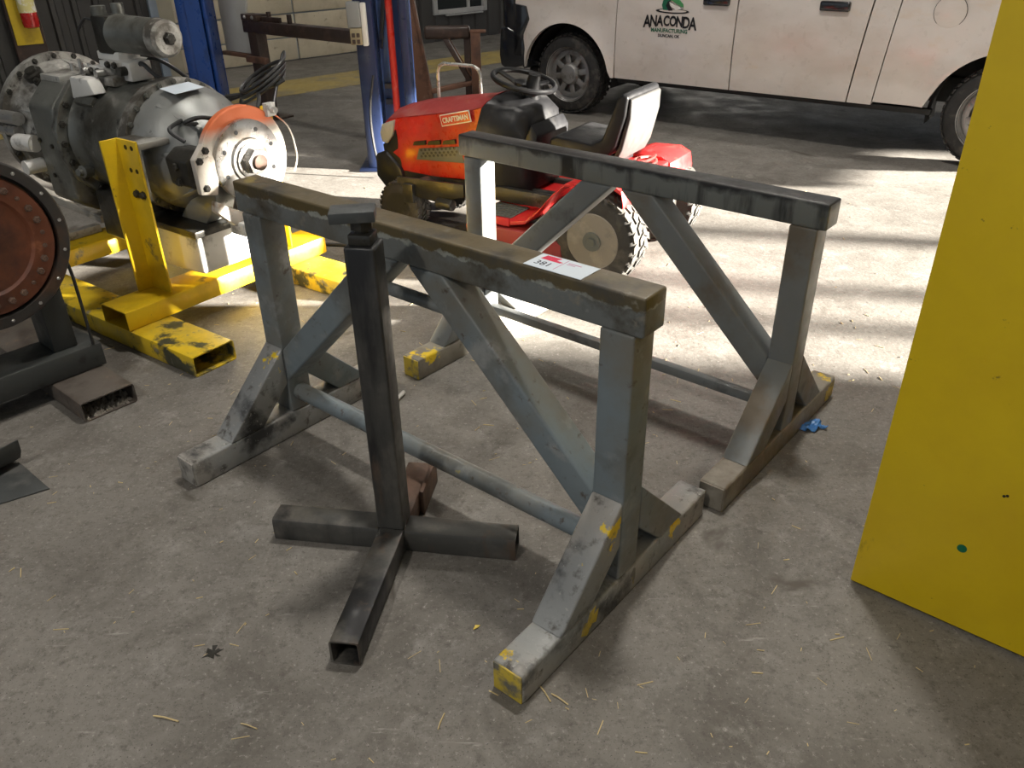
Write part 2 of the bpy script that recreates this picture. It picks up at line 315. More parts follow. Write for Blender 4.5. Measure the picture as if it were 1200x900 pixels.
# wall on the sunny side, with the big door opening
def wall_seg(mb, t0, t1, z0, z1, o0=0, o1=.25): return mb.prism([wp(t0, o0), wp(t1, o0), wp(t1, o1), wp(t0, o1)], 'z', z0, z1)
JN, JF, HH = -1.99, 2.75, 2.66
_w = MB(); wall_seg(_w, -14.6, JN, 0, 8); wall_seg(_w, JF, 14, 0, 8); wall_seg(_w, JN, JF, HH, 8); wr = struct(_w.build('wall_right', 'wallgrey'))
struct(wall_seg(MB(), .01, .17, 0, HH, .02, .14).build('trim_2', 'darksteel')); struct(wall_seg(MB(), -.93, -.83, 0, HH, .02, .14).build('trim_6', 'darksteel'))  # unseen posts, here and below, put in to cast dim bands in the sunlight
struct(wall_seg(MB(), -1.45, -1.36, 0, HH, .02, .14).build('trim_7', 'darksteel'))
# back wall: beige panels with blue-grey joints, then dark siding with a window
BW = (-3.04, 12.68, 0); BWR = atan2(.66, .75)
wb = bpy.data.objects.new('wall_back', MB().box(-6, 1.95, .03, .2, 0, 8).mesh('wall_back')); wb.data.materials.append(Mt['joint']); COL.objects.link(wb)
wb.location = BW; wb.rotation_euler = (0, 0, BWR); struct(wb)
pm = MB().box(.012, 1.468, 0, .03, .012, .302).mesh('wall_panel', .006); pm.materials.append(Mt['beige'])
for i in range(6):
    for j in range(6):
        if -6 + i * 1.48 + .12 > 1.8: continue
        o = bpy.data.objects.new('wall_panel', pm); COL.objects.link(o); o.parent = wb; o.location = (-7.38 + i * 1.48 + .0, 0, j * .31)
        if -7.38 + i * 1.48 < -6: o.location.x = -6; o.scale.x = .06
wd = bpy.data.objects.new('wall_far', MB().box(1.95, 2.5, .03, .2, 0, 8).box(3.62, 12, .03, .2, 0, 8).box(2.5, 3.62, .03, .2, 0, .40).box(2.5, 3.62, .03, .2, 1.7, 8).mesh('wall_far')); wd.data.materials.append(Mt['siding']); COL.objects.link(wd)
wd.location = BW; wd.rotation_euler = (0, 0, BWR); struct(wd)
sm = MB().prism([(0, .03), (.02, 0), (.24, 0), (.26, .03)], 'z', 0, 1).mesh('siding_board', 0); sm.materials.append(Mt['siding'])
for i in range(34):
    x0 = 1.96 + i * .28
    for z0, z1 in (((0, .385), (1.72, 7.9)) if 2.3 < x0 < 3.6 else ((0, 7.9),)):
        o = bpy.data.objects.new('siding_board', sm); COL.objects.link(o); o.parent = wd; o.location = (x0, 0, z0); o.scale.z = z1 - z0
wn = thing('window_1', 'x', 'x', BW, BWR); del wn['label'], wn['category']; struct(wn)
fm = MB()
for a in ((2.5, 2.58, .4, 1.7), (3.54, 3.62, .4, 1.7), (2.58, 3.54, .4, .47), (2.58, 3.54, 1.63, 1.7)): fm.box(a[0], a[1], -.02, .1, a[2], a[3])
fm.build('window_frame', 'frame_w', wn, .008)
MB().box(2.72, 3.5, -.06, -.02, .375, .398).build('window_sill', 'frame_w', wn, .005)
MB().box(2.58, 3.54, .04, .05, .47, 1.63).build('pane', 'glass', wn)
MB().box(3.22, 3.26, .0, .07, .47, 1.63).build('mullion', 'frame_w', wn)
# dark corrugated wall on the left
WL = (-3.9, 9.2, 0); WLR = RAD(36.9)
wl = bpy.data.objects.new('wall_left', MB().box(-12, .22, .04, .1, 0, 8).mesh('wall_left')); wl.data.materials.append(Mt['corr']); COL.objects.link(wl)
wl.location = WL; wl.rotation_euler = (0, 0, WLR); struct(wl)
prof = []
for k in range(4):
    b0 = k * .2; prof += [(b0, .03), (b0 + .06, .03), (b0 + .075, 0), (b0 + .115, 0), (b0 + .13, .03)]
prof += [(.79, .03), (.79, .04), (0, .04)]
cm = MB().prism(prof, 'z', 0, 8).mesh('corrugated_sheet', 0); cm.materials.append(Mt['corr'])
for k in range(15):
    o = bpy.data.objects.new('corrugated_sheet', cm); COL.objects.link(o); o.parent = wl; o.location = (-.58 - k * .8, 0, 0)
MB().box(.22, .30, -.02, .12, 0, 8).build('trim_3', 'joint').matrix_world = wl.matrix_basis
struct(bpy.data.objects['trim_3'])
o = MB().box(.30, .46, 0, .12, 0, 8).build('trim_4', 'beigestrip'); o.matrix_world = wl.matrix_basis; struct(o)
# column with the extinguisher
o = MB().box(-1.12, -.84, -.10, -.002, 0, 8).build('trim_5', 'darkbrown', None, .01); o.matrix_world = wl.matrix_basis; struct(o)
bd = MB().box(-1.1, -.87, -.125, -.102, .77, 1.75).build('sign_board', 'boardy', None, .004); bd.location = WL; bd.rotation_euler = (0, 0, WLR)
tag(bd, 'yellow backing board on the dark wall behind the red fire extinguisher', 'board')
ex = thing('fire_extinguisher', 'red fire extinguisher hung on the dark corrugated wall, top left corner', 'extinguisher', WL, WLR)
MB().lathe([(0, .04), (.012, .068), (.05, .075), (.40, .075), (.46, .05), (.49, .025)], (-.945, -.21, .92), (0, 0, 1), 24).build('cylinder', 'extred', ex)
MB().lathe([(0, .0765), (.16, .0765)], (-.945, -.21, 1.06), (0, 0, 1), 24, False).build('paper_label', 'labelw', ex)
MB().cyl((-.945, -.21, 1.40), (-.945, -.21, 1.46), .018).box(-.96, -.93, -.30, -.19, 1.44, 1.46).build('valve', 'black', ex)
MB().box(-1.0, -.89, -.2, -.124, 1.30, 1.33).build('bracket', 'black', ex)

# ================================================================ STEEL STANDS
def work_stand(label, cx, cy, yaw, Sp, L, w_, bl, zt, hb, mats, pipe_r, tie, caps=(), patches=()):
    t = thing('work_stand', label, 'stand', (cx, cy, 0), yaw, 'pair of heavy steel work stands')
    mb, mp, mf = mats; zb = zt - hb; h = w_ / 2
    bm_ = MB().box(-bl / 2, bl / 2, -h, h, zb, zt).build('beam', mb, t, .007, 3)
    for s in (-1, 1):
        x = s * Sp / 2
        ft = MB().box(x - h, x + h, -L / 2 + .004, L / 2 - .004, 0, w_ * 1.03).build('foot', mf, t, .009, 3)
        for e in (-1, 1):
            yl_ = (s, e) in caps
            c_ = MB().box(x - h + .004, x + h - .004, e * (L / 2 - .006), e * L / 2, .004, w_ * 1.03 - .004).build('end_cap', 'cap' if yl_ else mf, ft, .002)
            if yl_: c_['label'] = 'chipped yellow end plate'
        for ps_, y0, zs in patches:
            if ps_ == s: MB().prism([(y0 + q_[0], q_[1]) for q_ in zs], 'x', x + h, x + h + .0006).build('paint_patch', 'cap', ft, label='leftover yellow paint patch')
        MB().box(x - h, x + h, -h, h, w_ * 1.03, zb).build('post', mp, t, .007, 3)
        for e in (-1, 1):
            d0, d1 = h, .292 + h            # 45 degree knee brace, same tube
            MB().prism([(e * h, .238), (e * h, .39), (e * (h + .285), w_ * 1.03), (e * (h + .135), w_ * 1.03)], 'x', x - h, x + h).build('knee_brace', mf if (e < 0 and tie) else mp, t, .006, 3)
        xi = Sp / 2 - h; k = .95
        MB().prism([(s * .018, zb), (s * .163, zb), (s * xi, zb - (xi - .163) * k), (s * xi, zb - (xi - .018) * k)], 'y', -h, h).build('diagonal', mp, t, .009, 3)
    if pipe_r > 0: MB().cyl((-Sp / 2 + h - .004, 0, .182), (Sp / 2 - h + .004, 0, .182), pipe_r).build('cross_pipe', mp, t)
    else: MB().box(-Sp / 2 + h, Sp / 2 - h, -.018, .02, .158, .198).build('cross_bar', mp, t, .005)
    if tie: MB().cyl((-.165, -.03, .79), (.165, -.03, .79), .021, n=16).build('tie_bar', mp, t)
    return t
st1 = work_stand('nearer blue-grey steel stand with a rust-worn beam carrying the paper tag', -.2909, 2.3213, -.6913, 1.5171, 1.0036, .1022, 1.6684, 1.0103, .1087, ('stand_beam', 'stand', 'stand_foot'), .033, True, ((1, -1),), ((1, -.235, [(0, .03), (.03, .012), (.055, .04), (.075, .03), (.085, .075), (.06, .07), (.07, .098), (.04, .09), (.03, .06), (.012, .075)]), (1, .03, [(0, .06), (.012, .02), (.02, .05), (.018, .085), (.006, .09)])))
st2 = work_stand('farther grey steel stand with a soot-blackened beam in front of the lawn tractor', .4373, 3.0854, -.7027, 1.4792, 1.0028, .0975, 1.6317, .9811, .0902, ('sooty', 'stand_rear', 'stand_rear_foot'), 0, False, ((-1, -1), (1, 1)), ((1, .40, [(0, .02), (.03, .012), (.092, .014), (.094, .09), (.05, .088), (.03, .06), (.01, .07)]),))
# paper tag lying on the near beam
tg = thing('lot_tag', 'small pale blue paper tag with red mark lying on the nearer beam', 'tag', (-.2909, 2.3213, 1.0107), -.6913)
MB().box(.462, .645, -.049, .040, 0, .0012).build('card', 'tagw', tg)
MB().prism([(.478, .008), (.54, .006), (.546, .014), (.522, .018), (.53, .034), (.482, .034)], 'z', .0012, .0016).build('red_mark', 'tagred', tg, label='red printed mark')
text_mesh('number', '381', .035, 'tagblk', tg, Matrix.Translation((.505, -.030, .0014)), .0002)
MB().box(.549, .551, -.036, .034, .0012, .0015).box(.559, .60, .018, .022, .0012, .0015).box(.559, .585, .010, .013, .0012, .0015).build('printed_lines', 'taglil', tg)

# post stand with four-armed foot
ps = thing('post_stand', 'black raw steel post stand on a four-armed foot beside the nearer stand', 'stand', (-.392, 2.075, 0), RAD(-9))
a = .044; PH = 1.045
MB().box(-a, a, -a, a, .088, PH).build('post', 'raw', ps, .009, 3)
MB().box(-.032, .032, -.032, .032, PH, 1.075).build('inner_sleeve', 'oily', ps, .004)
MB().cyl((0, 0, 1.07), (0, 0, 1.112), .020, n=24).build('screw', 'oily', ps)
MB().lathe([(0, .032), (.022, .032)], (0, 0, 1.085), (0, 0, 1), 6).build('lock_nut', 'oily', ps)
MB().box(-.060, .060, -.04, .04, 1.110, 1.140).build('head_plate', 'raw_plate', ps, .003).rotation_euler = (0, RAD(-1.0), RAD(14))
MB().rtube((-.405, 0, .044), (-a, 0, .044), .088, .088, .006).build('foot_arm', 'raw', ps)
MB().rtube((a, 0, .044), (.405, 0, .044), .088, .088, .006).build('foot_arm', 'raw', ps)
MB().rtube((0, -.515, .044), (0, a, .044), .088, .088, .006).build('foot_arm', 'raw', ps)
MB().rtube((0, a, .044), (0, .33, .044), .088, .088, .006).build('foot_arm', 'rusty', ps)
MB().box(.046, .060, .15, .345, .0, .098).build('end_plate', 'rusty', ps, .002)

# ================================================================ YELLOW CABINET
cb = thing('steel_cabinet', 'tall flat-sided yellow steel cabinet cut off by the right edge', 'cabinet', (1.029, 1.85, 0), RAD(-40.3))
MB().box(.05, 1.45, .05, .85, 0, .03).build('plinth', 'darksteel', cb)
MB().box(0, 1.5, .004, .9, .012, 2.25).build('body', 'cabinet', cb, .004)
MB().box(0.001, 1.499, 0, .0045, .014, 2.245).build('front_panel', 'cabinet', cb, .002)
MB().lathe([(0, .0125), (.0012, .0125)], (.2545, -.0005, .281), (0, -1, 0), 16).build('sticker', 'greendot', cb, label='small round green sticker')
for bx_, bz_ in ((.305, .485), (.312, .489)): MB().lathe([(0, .004), (.001, .004)], (bx_, -.0005, bz_), (0, -1, 0), 8).build('rivet_hole', 'ink', cb)

# ================================================================ YELLOW TRANSMISSION STAND  (frame Y)
YO = (-1.75, 3.78, 0); YR = RAD(-36)
ys = thing('transmission_stand', 'yellow steel skid stand carrying the big grey transmission', 'stand', YO, YR)
MB().rtube((-1.35, -.161, .051), (.594, -.161, .051), .224, .102, .006).build('skid', 'yellow_skid', ys)
MB().rtube((-1.35, .82, .051), (.60, .82, .051), .224, .102, .006).build('skid', 'yellow_skid', ys)
MB().rtube((.02, -.278, .152), (.02, .985, .152), .21, .10, .006).build('cross_tube', 'yellow', ys)
MB().rtube((-1.02, -.278, .152), (-1.02, .985, .152), .21, .10, .006).build('cross_tube', 'yellow', ys)
up = MB().prism([(-.062, -.09), (-.050, -.09), (-.050, -.012), (.098, -.012), (.098, 0), (-.062, 0)], 'z', .202, .937).build('upright', 'yellow', ys, .002)
u2 = MB().prism([(-.062, .85), (-.050, .85), (-.050, .772), (.098, .772), (.098, .76), (-.062, .76)], 'z', .202, .937).build('upright', 'yellow', ys, .002)
for hx, hz in ((.015, .905), (.062, .905), (.015, .80), (.062, .80)):
    MB().lathe([(0, .011), (.002, .011)], (hx, -.0122, hz), (0, -1, 0), 12).build('bolt_hole', 'ink', ys)
for hx in (.02, .07): bolt(ys, (hx, -.012, .69), (0, -1, 0), .034)
MB().box(-1.0, -.92, .36, .60, .203, .44).build('support_block', 'oily', ys, .01)

# ================================================================ TRANSMISSION
AY, AZ = .38, .81
tr = thing('transmission', 'large grey oily truck transmission on the yellow stand', 'transmission', YO, YR)
X = (1, 0, 0); AX = lambda x: (x, AY, AZ)
bh = MB().lathe([(-1.235, .24), (-1.235, .372), (-1.19, .372), (-1.19, .335), (-1.16, .33), (-1.02, .29), (-.96, .27), (-.96, .1)], (0, AY, AZ), X, 48).build('bell_housing', 'cast_bright', tr)
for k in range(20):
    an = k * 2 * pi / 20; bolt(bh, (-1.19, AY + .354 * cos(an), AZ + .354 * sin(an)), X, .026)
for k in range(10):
    an = k * 2 * pi / 10 + .2; MB().bar((-1.18, AY + .32 * cos(an), AZ + .32 * sin(an)), (-.98, AY + .285 * cos(an), AZ + .285 * sin(an)), .02, .03, (0, cos(an), sin(an))).build('rib', 'cast_bright', bh)
MB().prism([(AY - .31, .50), (AY - .31, .98), (AY - .2, 1.09), (AY + .2, 1.09), (AY + .31, .98), (AY + .31, .50), (AY + .2, .42), (AY - .2, .42)], 'x', -.99, -.74).build('gear_housing', 'cast', tr, .02, 3)
MB().box(-.99, -.80, AY - .2, AY + .06, 1.08, 1.115).build('top_cover', 'cast_bright', tr, .006)
MB().lathe([(0, .022), (.03, .022), (.03, .014), (.045, .014)], (-1.06, AY - .17, AZ + .235), (0, -.6, .8), 16).build('breather_plug', 'oily', tr)
pl = MB().prism([(AY + .345 * cos(q), AZ + .345 * sin(q)) for q in [k * 2 * pi / 16 + .2 for k in range(16)]], 'x', -.745, -.70).build('mounting_flange', 'cast', tr, .008)
for k in range(20):
    an = k * 2 * pi / 20; bolt(pl, (-.70, AY + .315 * cos(an), AZ + .315 * sin(an)), X, .03)
cs = MB().lathe([(-.70, .27), (-.68, .295), (-.66, .285), (-.55, .285), (-.54, .29), (-.2, .295), (-.17, .3)], (0, AY, AZ), X, 48).build('main_case', 'cast', tr)
for an in (2.05, 2.35): MB().bar((-.66, AY + .28 * cos(an), AZ + .28 * sin(an)), (-.50, AY + .28 * cos(an), AZ + .28 * sin(an)), .055, .06, (0, cos(an), sin(an))).build('boss', 'cast', cs, .012)
MB().lathe([(0, .032), (.05, .032), (.055, .02), (.075, .018)], (-.60, AY - .27, AZ - .13), (0.2, -1, .1), 16).build('side_plug', 'cast', tr)
rf = MB().lathe([(-.175, .25), (-.175, .328), (-.115, .328), (-.115, .25)], (0, AY, AZ), X, 48).build('ring_flange', 'cast_bright', tr)
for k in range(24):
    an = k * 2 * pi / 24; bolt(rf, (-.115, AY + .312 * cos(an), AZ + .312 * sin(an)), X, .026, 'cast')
MB().lathe([(-.118, .30), (-.05, .302), (.0, .295), (.05, .275), (.09, .24), (.12, .20), (.15, .165), (.19, .145), (.34, .135), (.34, .05)], (0, AY, AZ), X, 48).build('rear_housing', 'silver', tr)
for an in (2.2, 3.0, 3.9): MB().bar((-.02, AY + .285 * cos(an), AZ + .285 * sin(an)), (.18, AY + .16 * cos(an), AZ + .16 * sin(an)), .022, .05, (0, cos(an), sin(an))).build('rib', 'silver', tr, .005)
MB().box(-.11, .10, -.002, .16, .895, .925).box(-.06, .10, -.002, .012, .66, .925).build('mount_pad', 'cast_bright', tr, .006)
# parking brake
bp = MB().lathe([(.315, .165), (.315, .240), (.318, .246), (.345, .246), (.350, .240), (.350, .165)], (0, AY, AZ), X, 48, False, RAD(-250 + 90), RAD(60 + 90)).build('brake_ring', 'cream', tr)
dc = MB().lathe([(.345, .02), (.345, .186), (.372, .186), (.375, .18), (.375, .105), (.388, .10), (.39, .06)], (0, AY, AZ), X, 40).build('drum_disc', 'steel', tr)
for k in range(8):
    an = k * pi / 4 + .35; MB().lathe([(0, .0105), (.0015, .0105)], (.3755, AY + .145 * cos(an), AZ + .145 * sin(an)), X, 10).build('stud_hole', 'ink', dc)
MB().lathe([(.385, .082), (.40, .082), (.402, .07)], (0, AY, AZ), X, 32).build('hub', 'steel', tr)
MB().lathe([(.40, .064), (.405, .066), (.445, .06), (.445, .03)], (0, AY, AZ), X, 6).build('hub_nut', 'steel', tr)
MB().lathe([(.44, .036), (.46, .036), (.462, .028)], (0, AY, AZ), X, 24).build('shaft_end', 'rusty', tr)
cp = MB().prism([(AY - .30, AZ - .07), (AY - .31, AZ + .05), (AY - .25, AZ + .09), (AY - .16, AZ + .08), (AY - .15, AZ - .08), (AY - .24, AZ - .10)], 'x', .17, .33).build('caliper', 'oily', tr, .01)
for q in (-.05, .02): bolt(cp, (.25, AY - .305, AZ + q), (0, -1, 0), .035)
cbk = MB().prism([(AY - .285, AZ - .10), (AY - .29, AZ + .06), (AY - .23, AZ + .12), (AY - .19, AZ + .08), (AY - .17, AZ - .02), (AY - .20, AZ - .12)], 'x', .335, .368).build('caliper_bracket', 'cream', tr, .006)
for q in ((-.265, .05), (-.255, -.075), (-.225, .09)): bolt(cbk, (.368, AY + q[0], AZ + q[1]), X, .03)
MB().prism([(AY - .21, AZ - .15), (AY - .10, AZ - .22), (AY - .03, AZ - .235), (AY - .02, AZ - .29), (AY - .13, AZ - .29), (AY - .22, AZ - .20)], 'x', .315, .36).build('lower_bracket', 'cream', tr, .006)
MB().box(.29, .40, AY - .12, AY + .03, AZ - .345, AZ - .275).build('foot_bracket', 'whitemetal', tr, .012)
# oil pans underneath
MB().prism([(-.70, .30), (-.70, .56), (-.22, .56), (-.22, .42), (-.34, .30)], 'y', AY - .23, AY + .23).build('sump', 'oily', tr, .02, 3)
MB().prism([(-.26, .245), (-.16, .47), (.20, .47), (.20, .27)], 'y', AY - .25, AY + .2).build('oil_pan', 'whitemetal', tr, .02, 3)
MB().box(-.24, .22, AY - .27, AY + .22, .465, .50).build('pan_flange', 'oily', tr, .006)
MB().prism([(.16, .50), (.28, .62), (.28, .70), (.05, .60), (-.05, .50)], 'y', AY - .16, AY + .16).build('rear_web', 'silver', tr, .01)
# valve block and shift motor on top
MB().box(-.66, -.42, AY - .13, AY + .10, 1.085, 1.13).build('valve_base', 'cast_bright', tr, .008)
vb = MB().box(-.64, -.50, AY - .12, AY + .02, 1.128, 1.17).box(-.56, -.40, AY - .10, AY + .08, 1.165, 1.20).box(-.63, -.44, AY - .06, AY + .06, 1.195, 1.235).build('valve_block', 'whitemetal', tr, .006)
for q in ((-.60, -.125, 1.15), (-.54, -.125, 1.15), (-.47, -.105, 1.185), (-.41, -.105, 1.185)): bolt(vb, (q[0], AY + q[1], q[2]), (0, -1, 0), .03)
for q in (-.62, -.50): MB().cyl((q, AY - .12, 1.148), (q, AY - .165, 1.148), .018, n=14).build('port_fitting', 'steel', vb)
mo = MB().lathe([(-.50, .03), (-.50, .075), (-.47, .092), (-.46, .088), (-.16, .086), (-.155, .09), (-.145, .09)], (0, AY, 1.315), X, 32).build('shift_motor', 'cast', tr)
MB().lathe([(-.145, .088), (-.09, .084), (-.075, .07), (-.074, .02)], (0, AY, 1.315), X, 32).build('motor_cap', 'cast_bright', mo)
bolt(mo, (-.074, AY, 1.315), X, .05)
MB().box(-.60, -.47, AY - .07, AY + .07, 1.225, 1.40).build('motor_mount', 'oily', tr, .012)
MB().cyl((-.57, AY - .03, 1.39), (-.57, AY - .03, 1.44), .035, n=16).cyl((-.50, AY + .03, 1.39), (-.50, AY + .03, 1.45), .03, n=16).build('motor_terminals', 'cast', mo)
# left side fittings near the bell housing
MB().cyl((-1.10, AY - .36, .78), (-.98, AY - .33, .78), .045, n=18).cyl((-1.02, AY - .40, .66), (-1.02, AY - .30, .66), .038, n=18).build('port_cover', 'whitemetal', tr)
MB().cyl((-1.34, AY - .36, .90), (-1.06, AY - .34, .90), .035, n=16).cyl((-1.34, AY - .36, .83), (-1.10, AY - .34, .83), .03, n=16).build('shift_rod', 'steel', tr)
# small fittings on the gear housing and valve gear
for q in ((-.95, .80), (-.84, .78), (-.90, .62)): bolt(tr, (q[0], AY - .31, q[1]), (0, -1, 0), .022)
for k in range(5): MB().cyl((-.93 + k * .045, AY - .05 + .03 * (k % 2), 1.11), (-.93 + k * .045, AY - .05 + .03 * (k % 2), 1.15 + .015 * (k % 3)), .010, n=10).build('fitting', 'steel', tr)
MB().lathe([(0, .05), (.03, .05), (.035, .03), (.05, .03)], (-1.12, AY - .16, AZ + .27), (0.1, -.5, .85), 20).build('inspection_cover', 'oily', tr)
MB().box(-.40, -.33, AY - .08, AY + .04, 1.11, 1.20).build('solenoid', 'whitemetal', tr, .008)
MB().cyl((-.37, AY - .08, 1.16), (-.37, AY - .12, 1.16), .022, n=14).build('solenoid_cap', 'oily', tr)
MB().prism([(-.68, 1.02), (-.66, 1.13), (-.50, 1.13), (-.46, 1.06)], 'y', AY - .22, AY - .15).build('side_lug', 'whitemetal', tr, .01)
# hoses
def hose(name, pts, r, parent, material='hose', n=8, steps=8):
    P = [Vector(p) for p in pts]; out = []
    for i in range(len(P) - 1):
        p0, p1, p2, p3 = P[max(i - 1, 0)], P[i], P[i + 1], P[min(i + 2, len(P) - 1)]
        for k in range(steps):
            t = k / steps; out.append(.5 * ((2 * p1) + (p2 - p0) * t + (2 * p0 - 5 * p1 + 4 * p2 - p3) * t * t + (3 * p1 - p0 - 3 * p2 + p3) * t ** 3))
    out.append(P[-1]); return MB().tube(out, r, n).build(name, material, parent)
hose('hose', [(-.42, AY, 1.12), (-.32, AY - .02, 1.19), (-.25, AY, 1.14), (-.2, AY + .05, 1.10)], .011, tr)
hose('hose', [(-.44, AY + .06, 1.12), (-.36, AY + .06, 1.20), (-.24, AY + .10, 1.16), (-.1, AY + .14, 1.06)], .010, tr)
def coil(c_, r_, turns, rise, tilt): 
    return [(c_[0] + r_ * cos(k * pi / 8) * (1 + .08 * sin(k * .37)), c_[1] + r_ * .8 * sin(k * pi / 8) + rise * k * .3, c_[2] + tilt * r_ * sin(k * pi / 8 + .6) + rise * k) for k in range(int(turns * 16) + 1)]
hose('hose', [(-.05, AY + .24, 1.0)] + coil((.16, AY + .30, 1.06), .13, 3.2, .0016, .55) + [(.34, AY + .20, .99)], .009, tr, steps=2)
hose('hose', [(.0, AY + .2, 1.03), (.14, AY + .26, 1.05), (.26, AY + .2, 1.06), (.34, AY + .12, 1.02)], .010, tr)
hose('brake_cable', [(.16, AY - .1, .97), (.22, AY - .20, 1.00), (.27, AY - .14, 1.02), (.30, AY - .03, .98)], .010, tr)
hose('brake_cable', [(.10, AY - .12, .99), (.15, AY - .24, .97), (.22, AY - .22, .92)], .010, tr)
hose('shift_wire', [(-.58, AY - .05, 1.36), (-.66, AY - .06, 1.38), (-.72, AY - .08, 1.32)], .007, tr)
hose('brake_wire', [(.36, AY + .17, 1.0), (.38, AY + .25, .92), (.38, AY + .28, .78), (.38, AY + .25, .70)], .004, tr, 'cream')
MB().box(.34, .37, AY + .15, AY + .20, .98, 1.04).cyl((.33, AY + .175, 1.01), (.40, AY + .175, 1.01), .015, n=10).build('cable_clamp', 'whitemetal', tr)
tl = MB().box(-.02, .10, -.10, .06, 0, .001).build('inspection_sticker', 'tagw', tr, label='white paper sticker'); tl.matrix_local = frame((-.03, AY - .02, AZ + .304), (1, 0, -.12), (0, 1, 0.05))

# weathered planks lying in the skid stand
for i, (p0, p1) in enumerate((((-1.075, -.06, .226), (-1.075, .31, .226)), ((-1.95, .43, .272), (-1.05, .345, .272)))):
    o = MB().bar(p0, p1, .05, .046).build('plank', 'plank', None, .004); o.location = YO; o.rotation_euler = (0, 0, YR)
    tag(o, ['pale weathered plank lying level behind the rusty round flange', 'pale weathered plank lying slanted across the other plank under the transmission'][i], 'plank')

# ================================================================ LEFT MACHINE WITH ROUND RUSTY FLANGE
LO = (-1.694, 2.93, 0); LR = RAD(-41)
ls = thing('flange_stand', 'dark grey steel skid with an open rusty tube end at the left edge', 'stand', LO, LR)
MB().rtube((-1.3, 0, .045), (0, 0, .045), .23, .09, .006).build('skid', 'rustgrey', ls)
MB().rtube((-.368, -1.3, .146), (-.368, .125, .146), .232, .11, .006).build('cross_tube', 'darksteel', ls)
MB().rtube((-1.3, -1.15, .045), (0, -1.15, .045), .23, .09, .006).build('skid', 'darksteel', ls)
for y_ in (-.40, .0): MB().box(-.46, -.30, y_ - .05, y_ + .05, .202, .50).build('upright', 'darksteel', ls, .006)
tcv = thing('torque_converter', 'round orange-rusted machine flange with a dark bolted rim at the left edge', 'machine part', LO, LR)
DY, DZ = -.215, .742
MB().lathe([(-.75, .1), (-.75, .22), (-.5, .25), (-.36, .29), (-.30, .335), (-.22, .335), (-.21, .328), (-.21, .29), (-.245, .285), (-.245, .2)], (0, DY, DZ), X, 64).build('rim', 'rimdark', tcv)
MB().lathe([(-.245, .10), (-.245, .278), (-.225, .278), (-.215, .272), (-.214, .20), (-.225, .19), (-.228, .06), (-.21, .05), (-.21, .01)], (0, DY, DZ), X, 64).build('disc', 'rustdisc', tcv)
for k in range(28):
    an = k * 2 * pi / 28; bolt(tcv, (-.2145, DY + .236 * cos(an), DZ + .236 * sin(an)), X, .026 if k % 3 else .016, 'rusty')
for k in range(16):
    an = k * 2 * pi / 16 + .1; bolt(tcv, (-.21, DY + .310 * cos(an), DZ + .310 * sin(an)), X, .012, 'steel')
hose('drain_hose', [(-.255, DY + .30, DZ - .12), (-.255, DY + .31, DZ - .22), (-.255, DY + .31, .34), (-.255, DY + .31, .203)], .007, tcv)
# steel scraps on the floor
o = MB().prism([(0, 0), (-.15, -.095), (-.42, .02), (-.20, .17)], 'z', 0, .006).build('steel_plate', 'raw_plate', None, .001); o.location = (-1.70, 2.395, 0)
tag(o, 'flat grey steel offcut lying on the floor at the left edge', 'plate')
pts = [(-.30, .0), (-.10, .0), (-.035, .02), (-.01, .06), (-.005, .11)]
sh = pts + [(x - .008 if z > .03 else x, z + (.008 if z < .03 else 0)) for x, z in pts[::-1]]
o = MB().prism(sh, 'y', -.10, .10).build('bent_bracket', 'darksteel', None, .001); o.location = (-1.905, 2.46, .0065); o.rotation_euler = (0, 0, RAD(-30))
tag(o, 'dark bent sheet bracket resting on the steel offcut at the left edge', 'bracket')

# ================================================================ LAWN TRACTOR  (x to the rear, y to its right side, origin under rear axle)
tt = thing('lawn_tractor', 'red riding lawn tractor with black seat behind the farther stand', 'lawn tractor', (.68, 4.62, 0), RAD(-33))
def tyre(parent, c, ro, ri, wd, material, lugs, lug_h, side=-1):
    """wheel with its axis along y; side=-1: outer face toward -y"""
    cx, cy, cz = c; y0 = cy - wd / 2
    pr = [(0, ri), (.0, ri + (ro - ri) * .25), (wd * -.0 + .006, ri + (ro - ri) * .7), (wd * .10, ro - .012), (wd * .2, ro - .002), (wd * .5, ro), (wd * .8, ro - .002), (wd * .9, ro - .012), (wd - .006, ri + (ro - ri) * .7), (wd, ri + (ro - ri) * .25), (wd, ri)]
    t_ = MB().lathe(pr, (cx, y0, cz), (0, 1, 0), 48, False).build('tyre', material, parent)
    L_ = MB()
    for k in range(lugs):
        an = 2 * pi * k / lugs
        for row, (a_, b_) in enumerate(((.03, .24), (.28, .48), (.52, .72), (.76, .97))):
            aa = an + (row % 2) * pi / lugs; n_ = Vector((cos(aa), 0, sin(aa))); tn = Vector((-sin(aa), 0, cos(aa)))
            drop = .012 if row in (0, 3) else 0; hw = pi * ro / lugs * .62
            c0 = Vector((cx, 0, cz)) + n_ * (ro - .004 - drop); sk = .012 * (1 if row < 2 else -1)
            vs = []
            for hh in (0, lug_h):
                for u_, y_ in ((-hw, a_), (hw, a_), (hw, b_), (-hw, b_)):
                    vs.append(c0 + n_ * hh + tn * (u_ + sk * (1 if y_ == b_ else -1)) + Vector((0, y0 + wd * y_, 0)))
            L_.add(vs, [(3, 2, 1, 0), (4, 5, 6, 7), (0, 1, 5, 4), (1, 2, 6, 5), (2, 3, 7, 6), (3, 0, 4, 7)])
    o_ = L_.build('tread', material, t_); return t_
